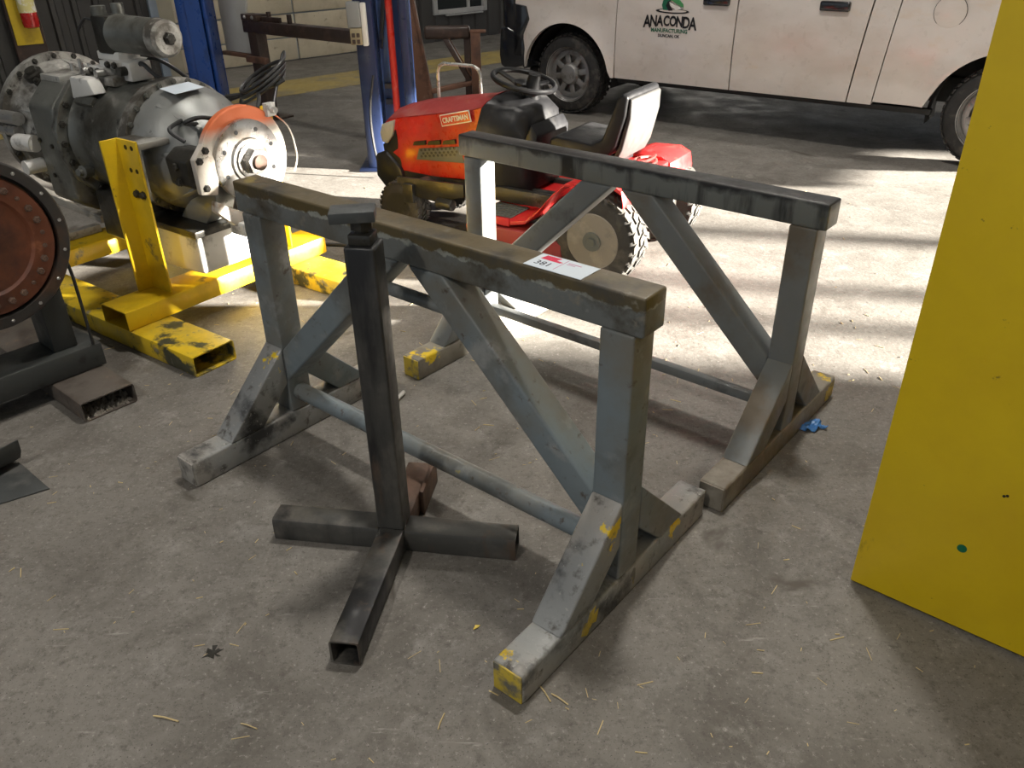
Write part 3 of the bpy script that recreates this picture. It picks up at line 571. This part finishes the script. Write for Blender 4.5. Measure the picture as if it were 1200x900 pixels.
# rear wheels
for sy in (-1, 1):
    yc = sy * .40; tyre(tt, (0.045, yc, .262), .252, .135, .20, 'dustrubber', 26, .012)
    s0 = yc + sy * .10
    MB().lathe([(.004, .150), (-.002, .158), (-.012, .150), (-.02, .140), (-.065, .128), (-.06, .062), (-.06, .01)], (.045, s0, .262), (0, sy, 0), 36).build('wheel_rim', 'rimgrey', tt)
    MB().lathe([(-.05, .085), (-.012, .085), (-.004, .078), (-.002, .056), (.012, .052), (.014, .024), (.024, .022), (.024, .006)], (.045, s0, .262), (0, sy, 0), 30).build('hub_cap', 'grille', tt)
# front wheels
for sy in (-1, 1):
    yc = sy * .27; tyre(tt, (-1.44, yc, .172), .163, .09, .15, 'dustrubber', 26, .009)
    MB().lathe([(0, .092), (-.01, .092), (-.05, .075), (-.045, .03), (-.01, .028), (-.01, .005)], (-1.44, yc + sy * .075, .172), (0, sy, 0), 28).build('wheel_rim', 'oily', tt)
MB().bar((-1.44, -.2, .19), (-1.44, .2, .19), .05, .05).build('front_axle', 'oily', tt)
MB().box(-1.45, .25, -.25, -.21, .30, .385).box(-1.45, .25, -.16, -.11, .29, .37).box(-1.45, .25, .11, .16, .29, .37).box(-1.45, -1.40, -.16, .16, .27, .37).build('frame', 'oily', tt, .006)
MB().box(-1.28, -.80, -.22, .22, .33, .62).cyl((-1.1, 0, .60), (-1.1, 0, .70), .11).build('engine', 'oily', tt, .02)
MB().cyl((-1.30, -.19, .31), (-1.05, -.21, .31), .045, n=14).cyl((-.98, -.20, .33), (-.98, -.20, .44), .035, n=14).build('muffler', 'rusty', tt)
MB().lathe([(0, .012), (.0, .16), (.02, .16), (.02, .012)], (-1.12, -.02, .24), (0, 0, 1), 24).build('drive_pulley', 'oily', tt)
# hood: lofted shell
def hood_sec(x, zb, zs, zt, wb, ws):
    hw = [(-wb, zb), (-wb - .012, zb + (zs - zb) * .35), (-ws - .008, zb + (zs - zb) * .72), (-ws, zs), (-ws + .05, zs + (zt - zs) * .45), (-ws * .5, zs + (zt - zs) * .86), (0, zt)]
    return [(x + (zz - zb) * .0, yy, zz) for yy, zz in hw] + [(x, -yy, zz) for yy, zz in hw[-2::-1]]
secs = []
for x_, zb, zs, zt, wb, ws in ((-1.64, .47, .63, .67, .15, .15), (-1.615, .42, .66, .705, .20, .195), (-1.55, .385, .69, .745, .235, .225), (-1.40, .375, .72, .785, .245, .235), (-1.15, .385, .765, .825, .25, .238), (-.93, .40, .80, .855, .252, .238)):
    secs.append(hood_sec(x_, zb, zs, zt, wb, ws))
last = [(p[0] + (p[2] - .40) * .30 - .06, p[1], p[2] + (.015 if p[2] > .7 else 0)) for p in hood_sec(-.90, .405, .815, .87, .252, .238)]
secs.append(last)
hd = MB().rings([s_ for s_ in secs], True, True).build('hood', 'red', tt, 0, ang=28)
# faded top skin of the hood
tops = [[(p[0], p[1], p[2] + .004) for p in s_[3:10]] for s_ in secs[1:]]
MB().rings(tops, False, False).build('hood_top', 'red_top', hd, fix=False)
def hood_y(x): # side half-width
    return -.262
for sy in (-1, 1):
    MB().prism([(-1.622, .60), (-1.60, .66), (-1.50, .695), (-1.52, .60), (-1.575, .54), (-1.61, .55)], 'y', sy * .205, sy * .250).build('headlight', 'lampgrey', hd, .006)
    MB().prism([(-1.61, .54), (-1.575, .535), (-1.52, .595), (-1.50, .64), (-1.46, .47), (-1.47, .36), (-1.55, .36), (-1.60, .42)], 'y', sy * .19, sy * .2485).build('front_cowl', 'black', hd, .01)
    for i_ in range(3): MB().prism([(-1.345 + i_ * .115, .560 + i_ * .016), (-1.245 + i_ * .115, .575 + i_ * .016), (-1.250 + i_ * .115, .600 + i_ * .016), (-1.335 + i_ * .115, .583 + i_ * .016)], 'y', sy * .25, sy * .2665).build('vent_slot', 'ink', hd)
    gp = MB().prism([(-1.325, .475), (-1.30, .545), (-.985, .595), (-.955, .50)], 'y', sy * .25, sy * .2675).build('side_grille', 'grille', hd, .004)
    for i_ in range(9):
        for j_ in range(3):
            gx = -1.28 + i_ * .032 + (j_ % 2) * .016; gz = .502 + j_ * .019 + i_ * .0052
            MB().prism([(gx + .0095 * cos(q), gz + .0085 * sin(q)) for q in [k * pi / 3 for k in range(6)]], 'y', sy * .2674, sy * .2686).build('grille_hole', 'ink', gp)
    Mx = frame((-1.01, sy * .2585, .757), (1, 0, .235) if sy < 0 else (-1, 0, -.235), (-.235, 0, 1) if sy < 0 else (-.2, 0, 1))
    pb = MB().box(-.112, .112, -.034, .034, 0, .004).box(-.106, .106, -.028, .028, .004, .0045).build('name_plate', 'white', hd, .001); pb.matrix_local = Mx
    pi_ = MB().box(-.106, .106, -.028, .028, .0042, .0056).build('plate_field', 'red', pb)
    text_mesh('lettering', 'CRAFTSMAN', .042, 'white', pb, Matrix.Translation((0, -.0145, .0062)), .0006, xs=.80, bold=.0009)
MB().prism([(-1.67, .33), (-1.66, .47), (-1.58, .50), (-1.46, .40), (-1.42, .27), (-1.60, .26)], 'y', -.27, .27).build('front_bumper', 'black', tt, .015)
MB().prism([(-1.44, .27), (-1.44, .37), (-.92, .39), (-.92, .31), (-1.15, .25)], 'y', -.335, -.315).build('side_rail', 'oily', tt, .004)
MB().cyl((-1.25, -.33, .33), (-1.25, -.24, .33), .05, n=16).cyl((-1.12, -.34, .25), (-1.0, -.34, .25), .035, n=14).box(-1.38, -1.30, -.36, -.31, .22, .34).build('tie_linkage', 'oily', tt, .006)
MB().tube([(-1.40, .1, .78), (-1.40, .1, .94), (-1.385, .1, .975), (-1.35, .1, .992), (-1.12, .1, .992), (-1.085, .1, .975), (-1.07, .1, .94), (-1.07, .1, .82)], .011, 10).build('grab_hoop', 'chrome', tt, label='grey tube hoop on the hood')
# dash and steering
ds = MB().rings([last, [(-.70 + (p[2] - .6) * .25, p[1] * .93, .36 + (p[2] - .40) * 1.07) for p in last], [(-.60 + (p[2] - .6) * .15, p[1] * .80, .36 + (p[2] - .40) * .98) for p in last], [(-.545, p[1] * .70, .36 + (p[2] - .40) * .82) for p in last]], True, True).build('dashboard', 'black', tt, ang=75)
MB().lathe([(0, .075), (.05, .07), (.06, .055), (.13, .042), (.20, .035)], (-.66, 0, .80), (.22, 0, 1), 24).build('steering_column', 'black', tt)
sw = MB()
SC = Vector((-.69, 0, .955)); n_ = Vector((.24, 0, 1)).normalized(); ux = Vector((0, 1, 0)); uy = n_.cross(ux)
sw.tube([SC + (ux * cos(k * 2 * pi / 36) + uy * sin(k * 2 * pi / 36)) * .185 for k in range(37)], .016, 10)
stw = sw.build('steering_wheel', 'vinyl', tt)
for q in (pi * .5, pi * 1.17, pi * 1.83):
    MB().bar(SC - n_ * .03 + (ux * cos(q) + uy * sin(q)) * .03, SC + (ux * cos(q) + uy * sin(q)) * .18, .045, .012, n_).build('spoke', 'vinyl', stw, .004)
MB().lathe([(-.05, .03), (-.03, .055), (-.008, .055), (0, .04)], SC, n_, 24).build('wheel_hub', 'vinyl', stw)
MB().prism([(-.60, .62), (-.53, .76), (-.49, .70), (-.50, .56), (-.56, .50)], 'y', -.19, .19).build('knee_panel', 'black', tt, .012)
# deck, fenders, seat
pth = [(-.76, .275), (-.50, .275), (-.40, .295), (-.31, .37), (-.22, .475), (-.14, .545), (-.04, .575), (.13, .58), (.19, .55), (.205, .48)]
def sheet(path, th): return path + [(x_ - (.012 if z_ > .3 and x_ < 0 else 0), z_ - th) for x_, z_ in path[::-1]]
MB().prism(sheet(pth, .022), 'y', -.475, -.165).build('fender', 'reddeck', tt, .006, 2, 50)
MB().prism(sheet(pth, .022), 'y', .165, .475).build('fender', 'reddeck', tt, .006, 2, 50)
MB().prism([(-.76, .26), (-.50, .26), (-.30, .33), (-.20, .46), (.18, .46), (.18, .56), (-.16, .56), (-.32, .40), (-.42, .345), (-.76, .345)], 'y', -.17, .17).build('tunnel', 'reddeck', tt, .01)
for sy in (-1, 1):
    pad = MB().box(-.74, -.52, sy * .32 - .11, sy * .32 + .11, .2752, .281).build('foot_pad', 'grille', tt, .003)
    for i_ in range(7): MB().box(-.73, -.53, sy * .32 - .10 + i_ * .031, sy * .32 - .09 + i_ * .031, .281, .286).build('pad_rib', 'grille', pad)
    MB().box(-.76, -.50, sy * .475 - .008, sy * .475 + .008, .245, .29).build('deck_lip', 'reddeck', tt, .004)
MB().prism([(-.78, .12), (-.80, .22), (-.70, .235), (-.22, .235), (-.15, .20), (-.15, .12)], 'y', -.50, .42).build('mower_deck', 'red_top', tt, .012)
MB().box(-.70, -.64, -.52, -.47, .18, .25).build('deck_bracket', 'reddeck', tt, .004)
MB().cyl((-.45, -.28, .235), (-.45, -.28, .26), .06).cyl((-.45, .2, .235), (-.45, .2, .26), .06).build('blade_pulley', 'oily', tt)
seat = [(-.40, .665), (-.395, .70), (-.35, .722), (-.22, .712), (-.13, .70), (-.07, .73), (-.02, .86), (.015, .955), (.045, .985), (.075, .965), (.065, .86), (.02, .70), (-.02, .645), (-.10, .625), (-.33, .625)]
MB().prism(seat, 'y', -.21, .21).build('seat', 'vinyl', tt, .03, 4, 60)
MB().prism([(-.012, .62), (.025, .70), (.068, .86), (.078, .955), (.092, .945), (.09, .85), (.05, .68), (.015, .61)], 'y', -.19, .19).build('seat_shell', 'seatgrey', tt, .01, 2, 50)
MB().box(-.32, -.02, -.12, .12, .57, .63).build('seat_base', 'black', tt, .01)
rc = MB().tube([(.20 + .07 * cos(k * .5) * (1 - .01 * k), -.22 + .09 * sin(k * .5), .59 + .0022 * k) for k in range(40)], .008, 8).build('red_cord', 'red_top', None); rc.location = (.68, 4.62, 0); rc.rotation_euler = (0, 0, RAD(-33))
tag(rc, 'coiled dark red cord on the tractor fender behind the seat', 'cord')

# ================================================================ PICKUP TRUCK  (x to the rear, y away from the camera side)
TK = thing('pickup_truck', 'dusty white crew-cab pickup truck parked behind the stands', 'truck', (.745, 8.56, 0), atan2(-2.12, 2.82))
WF, WR_, WRAD = -.17, 3.70, .385
def side_y(z): 
    return .015 * ((z - .72) / .35) ** 2 - .02 + (.05 * max(0, (z - 1.05)) ** 1.5)
def arch(x, c, r, zc): 
    d = abs(x - c); return zc + sqrt(max(0, r * r - d * d)) if d < r else None
def panel(name, x0, x1, zlow, zhigh, parent, mirror=False, n=28, nz=12, slant=0.0, flare=None, material='truck', slant0=0.0):
    pts_f = []
    def P(u_, v_, off):
        x = x0 + (x1 - x0) * u_; zl = zlow(x); zh = zhigh(x); z = zl + (zh - zl) * v_
        x += (slant * u_ + slant0 * (1 - u_)) * (z - .42)
        y = side_y(z) + off
        if flare:
            d = sqrt((x - flare[0]) ** 2 + (z - flare[1]) ** 2); e = max(0, 1 - abs(d - flare[2]) / .16); y -= .035 * e * e
        if mirror: y = 1.96 - y
        return (x, y, z)
    nv = nz + 1; vs = [P(i / n, j / nz, 0) for i in range(n + 1) for j in range(nv)] + [P(i / n, j / nz, .05) for i in range(n + 1) for j in range(nv)]
    fs = []; B_ = (n + 1) * nv
    for i in range(n):
        for j in range(nz):
            a_ = i * nv + j; fs.append((a_, a_ + nv, a_ + nv + 1, a_ + 1)); fs.append((B_ + a_, B_ + a_ + 1, B_ + a_ + nv + 1, B_ + a_ + nv))
    for i in range(n):
        for j in (0, nz): a_ = i * nv + j; fs.append((a_, a_ + nv, B_ + a_ + nv, B_ + a_))
    for j in range(nz):
        for i in (0, n): a_ = i * nv + j; fs.append((a_, a_ + 1, B_ + a_ + 1, B_ + a_))
    return MB().add(vs, fs).build(name, material, parent, ang=40)
sill = lambda x: .405
for mi in (False, True):
    fz = lambda x: (arch(x, WF, .50, .37) or (.405 if x > 0 else .62))
    panel('front_fender', -.80, .375, fz, lambda x: 1.22 - .05 * max(0, -.2 - x), TK, mi, 44, 12, 0, (WF, .37, .50))
    fd = panel('front_door', .385, 1.555, sill, lambda x: 1.28, TK, mi)
    rd = panel('rear_door', 1.567, 2.59, sill, lambda x: 1.28, TK, mi, slant=.10)
    panel('cab_corner', 2.602, 2.793, sill, lambda x: 1.30, TK, mi, n=8, slant=.10, slant0=.10)
    bz = lambda x: (arch(x, WR_, .50, .37) or .43)
    bs = panel('bed_side', 2.802, 5.05, bz, lambda x: 1.30, TK, mi, 64, 12, 0, (WR_, .37, .50), slant0=.10)
    if not mi:
        for pd, xs_ in ((fd, 1.385), (rd, 2.40)):
            MB().box(xs_ - .14, xs_ + .10, -.035, .03, 1.085, 1.16).build('door_handle', 'trucktrim', pd, .015, 3)
        MB().lathe([(0, .112), (.004, .112), (.006, .106), (.006, .0)], (3.23, -.006, 1.12), (0, -1, 0), 32).build('fuel_door', 'truck', bs)
        MB().lathe([(0, .116), (.003, .116)], (3.23, -.0045, 1.12), (0, -1, 0), 32).build('fuel_door_gap', 'truckdark', bs)
        # door lettering and emblem
        yl = -.016
        def decal(name, body, size, x_, z_, material, xs_=1.0, bold=.0, rise=-.0):
            return text_mesh(name, body, size, material, fd, frame((x_, side_y(z_) - .0035, z_), (1, 0, rise), (0, .02, 1)), .001, xs=xs_, bold=bold)
        # arched main word, letter by letter
        wd_ = 'ANACONDA'; xs0 = .69
        for i_, ch in enumerate(wd_):
            u_ = (i_ - 3.5) / 3.5; sz_ = .118 + .028 * u_ * u_
            decal('letter', ch, sz_, .935 + u_ * .228, .902 - .022 * u_ * u_, 'ink', .74, .0035)
        decal('lettering', 'MANUFACTURING', .046, .935, .846, 'green', .94, .0012)
        decal('lettering', 'DUNCAN, OK', .034, .935, .806, 'ink', 1.0, .0008)
        def flat(name, poly, material, d=.004): MB().prism(poly, 'y', side_y(1.0) - d, side_y(1.0) - .0005).build(name, material, fd)
        ell = lambda cx, cz, a_, b_: [(cx + a_ * cos(k * pi / 16), cz + b_ * sin(k * pi / 16)) for k in range(32)]
        flat('emblem_ripple', ell(.95, 1.023, .165, .020), 'ink', .003); flat('emblem_ripple_field', ell(.955, 1.026, .135, .012), 'truck', .0045)
        flat('emblem_neck', [(.86, 1.03), (.845, 1.07), (.855, 1.11), (.90, 1.14), (.98, 1.15), (.95, 1.12), (.92, 1.10), (.90, 1.07), (.935, 1.03)], 'green', .006)
        flat('emblem_shade', [(.915, 1.025), (.885, 1.065), (.90, 1.10), (.925, 1.115), (.912, 1.08), (.955, 1.03)], 'ink', .007)
        flat('emblem_head', [(.94, 1.135), (.93, 1.115), (.97, 1.095), (1.03, 1.065), (1.058, 1.058), (1.052, 1.085), (1.01, 1.12), (.98, 1.145)], 'ltgreen', .0075)
        flat('emblem_jaw', [(.915, 1.10), (.935, 1.06), (.985, 1.035), (1.04, 1.045), (1.02, 1.06), (.965, 1.075)], 'white', .0065)
def twheel(x, side):
    y0 = .015 if side < 0 else 1.945; c = (x, y0 - side * .13, WRAD)
    t_ = tyre(TK, c, WRAD - .010, .250, .26, 'rubber', 40, .012)
    yo = y0
    MB().lathe([(.006, .262), (-.004, .250), (-.03, .236), (-.10, .228), (-.10, .02)], (x, yo, WRAD), (0, side, 0), 40, False).build('rim', 'wheelsteel', TK)
    MB().lathe([(-.055, .23), (-.045, .205), (-.045, .180), (-.055, .176)], (x, yo, WRAD), (0, side, 0), 40, False).build('rim_ring', 'wheelsteel', TK)
    MB().lathe([(-.06, .11), (-.02, .10), (-.005, .085), (-.002, .06), (-.002, .01)], (x, yo, WRAD), (0, side, 0), 32).build('hub_cap', 'wheelsteel', TK)
    for k in range(8):
        an = k * pi / 4 + .2; d = Vector((cos(an), 0, sin(an)))
        p0 = Vector((x, yo - side * .048, WRAD)) + d * .085; p1 = Vector((x, yo - side * .052, WRAD)) + d * .20
        MB().bar(p0, p1, .058, .02, (0, 1, 0)).build('spoke', 'wheelsteel', TK, .006)
for x_ in (WF, WR_):
    for sd_ in (-1, 1): twheel(x_, sd_)
MB().box(-.62, 4.7, .32, 1.64, .42, .62).box(.42, 3.15, .08, 1.88, .44, .60).box(-.7, .3, .35, 1.6, .6, 1.1).box(2.9, 4.95, .36, 1.6, .6, .86).build('chassis', 'truckdark', TK, .02)
MB().box(.40, 3.25, .02, .10, .365, .41).box(.40, 3.25, 1.86, 1.94, .365, .41).build('rocker_trim', 'truckdark', TK, .008)
for x_ in (WF, WR_):   # wheel wells, half arches
    for y0, y1 in ((.04, .40), (1.56, 1.92)):
        MB().grid(lambda u_, v_: (x_ + .49 * cos(pi * (u_ * 1.1 - .05)), y0 + (y1 - y0) * v_, .37 + .49 * sin(pi * (u_ * 1.1 - .05))), 20, 2).build('wheel_well', 'truckdark', TK)
MB().cyl((WF, .2, .385), (WF, 1.76, .385), .06).cyl((WR_, .2, .385), (WR_, 1.76, .385), .07).lathe([(-.14, .05), (-.1, .15), (.1, .15), (.14, .05)], (WR_, .98, .385), (0, 1, 0), 20).build('axle', 'truckdark', TK)
MB().prism([(-.98, .42), (-1.0, .52), (-.98, .78), (-.90, .80), (-.70, .72), (-.66, .60), (-.66, .45), (-.9, .38)], 'y', -.04, 2.0).build('front_bumper', 'trucktrim', TK, .02, 3)
MB().prism([(-.96, .80), (-.97, 1.16), (-.86, 1.20), (-.80, 1.0), (-.80, .74)], 'y', -.02, 1.98).build('grille_guard', 'trucktrim', TK, .02, 3)
MB().prism([(-.64, .42), (-.66, .62), (-.80, .75), (-.79, .62), (-.70, .40)], 'y', -.012, .25).build('splash_guard', 'trucktrim', TK, .008)
MB().prism([(-.81, .52), (-.81, 1.02), (-.66, 1.0), (-.62, .88), (-.69, .74), (-.70, .52)], 'y', -.04, .03).build('fender_cladding', 'trucktrim', TK, .01)
MB().prism([(-.86, 1.12), (-.80, 1.19), (.1, 1.25), (.42, 1.27), (.42, 1.10)], 'y', .06, 1.90).build('engine_hood', 'truck', TK, .02, 3)
MB().prism([(.40, 1.27), (.95, 1.86), (1.2, 1.92), (2.45, 1.92), (2.66, 1.84), (2.80, 1.29)], 'y', .16, 1.80).build('cab_roof', 'truck', TK, .03, 3)
for y0, y1 in ((.140, .162), (1.798, 1.82)):
    MB().prism([(.78, 1.33), (1.10, 1.80), (1.50, 1.82), (1.50, 1.33)], 'y', y0, y1).build('side_window', 'glass', TK, .004)
    MB().prism([(1.58, 1.33), (1.58, 1.82), (2.30, 1.82), (2.48, 1.74), (2.56, 1.33)], 'y', y0, y1).build('side_window', 'glass', TK, .004)
MB().box(2.83, 5.05, .05, 1.91, .86, .92).box(2.83, 2.9, .05, 1.91, .92, 1.29).build('bed_floor', 'truckdark', TK)
MB().box(5.02, 5.08, .04, 1.92, .60, 1.29).build('tailgate', 'truck', TK, .015)
MB().box(5.08, 5.30, .0, 1.96, .50, .66).build('rear_bumper', 'wheelsteel', TK, .02)
MB().box(5.055, 5.10, .02, .16, .85, 1.25).box(5.055, 5.10, 1.80, 1.94, .85, 1.25).build('tail_lamp', 'extred', TK, .01)
MB().box(3.02, 3.09, .02, .07, .44, .50).build('mud_clip', 'truckdark', TK)

# ================================================================ TWO-POST LIFT AND BACKGROUND FRAMES
def lift_col(label, loc, near):
    c = thing('lift_column', label, 'lift column', loc, 0, 'columns of the vehicle lift')
    H_ = 3.6
    MB().box(-.02, .35, .26, .27, .02, H_).build('web', 'blue_lit' if near else 'blue', c)
    MB().box(-.05, .09, 0, .27, .02, H_).build('flange', 'navy' if near else 'blue', c, .012)
    MB().box(.285, .345, .02, .27, .02, H_).build('flange', 'navy' if near else 'blue', c, .012)
    MB().box(-.12, .42, -.05, .40, 0, .02).build('base_plate', 'navy', c, .004)
    if near:
        MB().cyl((.205, .12, .02), (.205, .12, H_), .028, n=16).build('hydraulic_pipe', 'redpipe', c)
        MB().bar((.10, .24, .9), (.19, .24, 1.5), .03, .03).build('inner_brace', 'navy', c)
        for z_ in (.6, .48): MB().box(.11, .17, .2, .26, z_, z_ + .04).build('pipe_clip', 'navy', c)
    return c
lift_col('navy lift column with a lit web and a red pipe, behind the tractor hood', (-1.09, 6.63, 0), True)
c2 = lift_col('plain bright blue lift column beyond the transmission', (-3.20, 8.75, 0), False); c2.scale = (.74, 1, 1)
MB().box(.09, .285, -.02, .0, .02, 3.6).build('cover', 'blue', c2)
eb = thing('switch_box', 'grey electrical box with tan switch plate on the lift column', 'switch box', (-1.09, 6.63, 0))
MB().box(-.085, .012, -.075, -.002, 1.085, 1.26).build('box', 'grey_el', eb, .006)
MB().box(-.075, .012, -.07, -.002, .965, 1.082).build('switch_plate', 'tan', eb, .006)
MB().box(.014, .052, -.06, -.002, .955, 1.25).build('conduit', 'whitep', eb, .006)
for z_ in (.985, 1.03): 
    for x_ in (-.05, -.015): MB().box(x_ - .012, x_ + .012, -.075, -.069, z_ - .012, z_ + .018).build('switch', 'darkbrown', eb, .002)
# dark brown post with arm
af = thing('arm_frame', 'dark brown steel post with a long top arm beside the white panel', 'frame', (-2.47, 8.73, 0), atan2(-.95, 1.17))
MB().box(-.07, .07, -.06, .06, 0, .84).build('post', 'darkbrown', af, .006)
MB().box(-.14, 1.46, -.06, .06, .82, .93).build('arm', 'darkbrown', af, .008)
MB().box(-.13, .12, -.07, .07, .93, .99).build('head_block', 'darkbrown', af, .006)
for x_ in (-.06, .06): bolt(af, (x_, -.07, .965), (0, -1, 0), .03, 'steel')
MB().box(.14, .40, -.02, .02, .93, .975).box(.22, .245, -.02, .02, .97, 1.02).box(.53, .56, -.02, .02, .93, 1.01).build('lug', 'darkbrown', af, .004)
MB().box(-.10, .22, -.11, -.06, .55, .61).build('shelf', 'brown', af, .006)
MB().box(-.62, -.07, -.03, .03, .57, .61).build('side_bar', 'brown', af, .006)
MB().box(-.17, .17, -.17, .17, 0, .015).build('base_plate', 'darkbrown', af)
pw = MB().prism([(-.56, .615), (-.56, 1.75), (-.06, 1.75), (-.075, 1.12), (-.13, .96), (-.10, .615)], 'y', -.012, .012).build('white_panel', 'panelw', None, .004); pw.location = (-2.47, 8.73, 0); pw.rotation_euler = (0, 0, atan2(-.95, 1.17))
tag(pw, 'tall grey-white sheet panel standing between blue column and brown post', 'panel')
# brown steel bench frame behind the hood
bf = thing('steel_trestle', 'reddish brown steel frame with leaning leg behind the tractor hood', 'frame', (-.86, 9.48, 0), 0)
MB().bar((-.06, 0, 0), (-.36, .02, 2.1), .16, .12, (0, 1, 0)).build('leaning_leg', 'brown', bf, .004)
MB().bar((.03, -.03, 0), (-.27, -.01, 2.1), .03, .10, (0, 1, 0)).build('leg_flange', 'brown', bf, .003)
MB().box(.40, .47, -.02, .05, 0, .70).build('post', 'darkbrown', bf, .004)
MB().box(.475, .58, -.06, .05, 0, .70).build('post_flange', 'brown', bf, .004)
MB().box(-.02, .47, -.05, .08, .64, .77).build('top_bar', 'darkbrown', bf, .03, 3)
MB().box(.47, .64, -.06, .10, .70, .72).build('top_plate', 'brown', bf, .004)
MB().bar((.19, 0, .66), (.45, 0, .20), .05, .07, (0, 1, 0)).build('diagonal', 'darkbrown', bf, .004)
MB().bar((.24, -.03, .66), (.47, -.03, .26), .015, .03, (0, 1, 0)).build('diagonal_flange', 'brown', bf, .002)
MB().bar((-.02, -.03, .10), (.48, .0, .19), .05, .08, (0, 1, 0)).build('lower_bar', 'brown', bf, .004)
# cable lying on the floor by the near stand's far end
hz = hose('floor_cable', [(-1.20, 4.9, .01), (-.95, 4.85, .01), (-.70, 4.72, .01), (-.45, 4.62, .01)], .012, None)
tag(hz, 'dark cable lying on the floor between transmission and tractor', 'cable')
hz = hose('hanging_cable', [(-1.02, 6.55, .75), (-1.06, 6.5, .5), (-1.05, 6.45, .25), (-1.0, 6.4, .015)], .010, None)
tag(hz, 'thin black cable hanging down the front of the lift column', 'cable')

# ================================================================ LITTER
def straw(p, ln, an, r=.0016):
    o_ = MB().tube([(-ln / 2, 0, .003), (-ln * .1, ln * .02, .005), (ln / 2, 0, .003)], r, 5).build('straw', 'straw', None); o_.location = (p[0], p[1], 0); o_.rotation_euler = (0, 0, an)
    return o_
for p, ln, an, r, lab in (((-.914, 1.398), .075, -.25, .0022, 'thickest straw, lying alone at the bottom left of the floor'),
                          ((-.691, 1.371), .05, -.35, .0016, 'short straw lying right of the thick one at the bottom edge'),
                          ((-.197, 1.376), .05, 1.3, .0018, 'upright-pointing straw between post stand foot and bottom edge'),
                          ((.075, 1.455), .055, -1.1, .0020, 'straw leaning against the nearest yellow foot end'),
                          ((.112, 1.438), .055, -.7, .0020, 'straw just right of the nearest yellow foot end')):
    tag(straw(p, ln, an, r), lab, 'straw', 'larger straws on the floor')
lt = MB(); dt = MB()
for k in range(420):
    y_ = random.uniform(1.15, 4.2) if k % 4 else random.uniform(3, 6.5); x_ = random.uniform(-.75, .75) * (y_ * 1.0 + .2)
    an = random.uniform(0, pi); ln = random.choice((.008, .012, .02, .03, .045)) ; r_ = random.uniform(.0005, .0012)
    c_ = Vector((x_, y_, r_ + .0004)); d_ = Vector((cos(an), sin(an), 0)) * ln / 2
    lt.bar(c_ - d_, c_ + d_, r_ * 2.2, r_ * 2)
for k in range(700):
    y_ = random.uniform(1.15, 4.6); x_ = random.uniform(-.75, .75) * (y_ + .2); q = random.uniform(.0012, .0042)
    if k % 3 == 0: x_ = random.gauss(-1.35, .35); y_ = random.gauss(2.75, .45)
    dt.add([(x_ + q * random.uniform(.5, 1) * cos(j * pi / 2 + k), y_ + q * random.uniform(.5, 1) * sin(j * pi / 2 + k), 0) for j in range(4)] + [(x_, y_, q * .7)], [(0, 1, 4), (1, 2, 4), (2, 3, 4), (3, 0, 4), (3, 2, 1, 0)])
tag(lt.build('straw_litter', 'straw', None), 'fine scattered straw chaff on the concrete floor', 'litter', None, 'stuff')
tag(dt.build('grit', 'debris', None), 'scattered grit and crumbs of dirt on the concrete floor', 'litter', None, 'stuff')
bw = MB()
def crumple(u_, v_): 
    return ((u_ - .5) * .10 + .01 * sin(v_ * 9), (v_ - .5) * .055 + .008 * sin(u_ * 11), .012 + .010 * sin(u_ * 13 + v_ * 7) * cos(v_ * 11) + .003)
bw.grid(crumple, 10, 8); o = bw.build('plastic_wrapper', 'bluewrap', None, ang=20); o.location = (1.193, 2.714, 0); o.rotation_euler = (0, 0, .35)
sm_ = o.modifiers.new('thickness', 'SOLIDIFY'); sm_.thickness = .0015
tag(o, 'crumpled blue plastic wrapper by the farther stand foot', 'wrapper')
o = MB().add([(0, 0, .001), (.014, .004, .004), (.02, .016, .001), (.006, .014, .005), (0, 0, .003), (.014, .004, .006), (.02, .016, .003), (.006, .014, .007)], [(3, 2, 1, 0), (4, 5, 6, 7), (0, 1, 5, 4), (1, 2, 6, 5), (2, 3, 7, 6), (3, 0, 4, 7)]).build('dry_leaf', 'leaf', None); o.location = (-.125, 1.685, 0)
tag(o, 'tiny yellow leaf fragment between post stand and near foot', 'leaf')
o = MB().cyl((0, 0, .011), (.03, .075, .011), .010, n=12).build('plastic_vial', 'clear', None); o.location = (-.50, 2.96, 0)
tag(o, 'small clear plastic vial on the floor behind the black post', 'vial')
sp = [((.030 + .016 * sin(k * 2.7) + .010 * sin(k * 5.1)) * cos(k * pi / 10), (.034 + .020 * sin(k * 1.9 + 1)) * sin(k * pi / 10)) for k in range(20)]
o = MB().prism(sp, 'z', .0003, .0012).build('oil_splat', 'oily', fl); o.location = (-.859, 1.617, 0); o.scale = (.65, .6, 1); o.rotation_euler = (0, 0, .6)
# grit caught in the open rusty tube
gt = MB()
for k in range(240):
    x_ = random.uniform(-.16, -.006); y_ = random.uniform(-.105, .105); q = random.uniform(.004, .012); z_ = .007
    gt.add([(x_ + q * cos(j * pi / 2 + k), y_ + q * sin(j * pi / 2 + k), z_) for j in range(4)] + [(x_, y_, z_ + q * random.uniform(.6, 2.2))], [(0, 1, 4), (1, 2, 4), (2, 3, 4), (3, 0, 4), (3, 2, 1, 0)])
o = gt.build('tube_dirt', 'debris', None); o.location = LO; o.rotation_euler = (0, 0, LR)
tag(o, 'dry dirt and shavings lying inside the open rusty tube end', 'dirt', None, 'stuff')
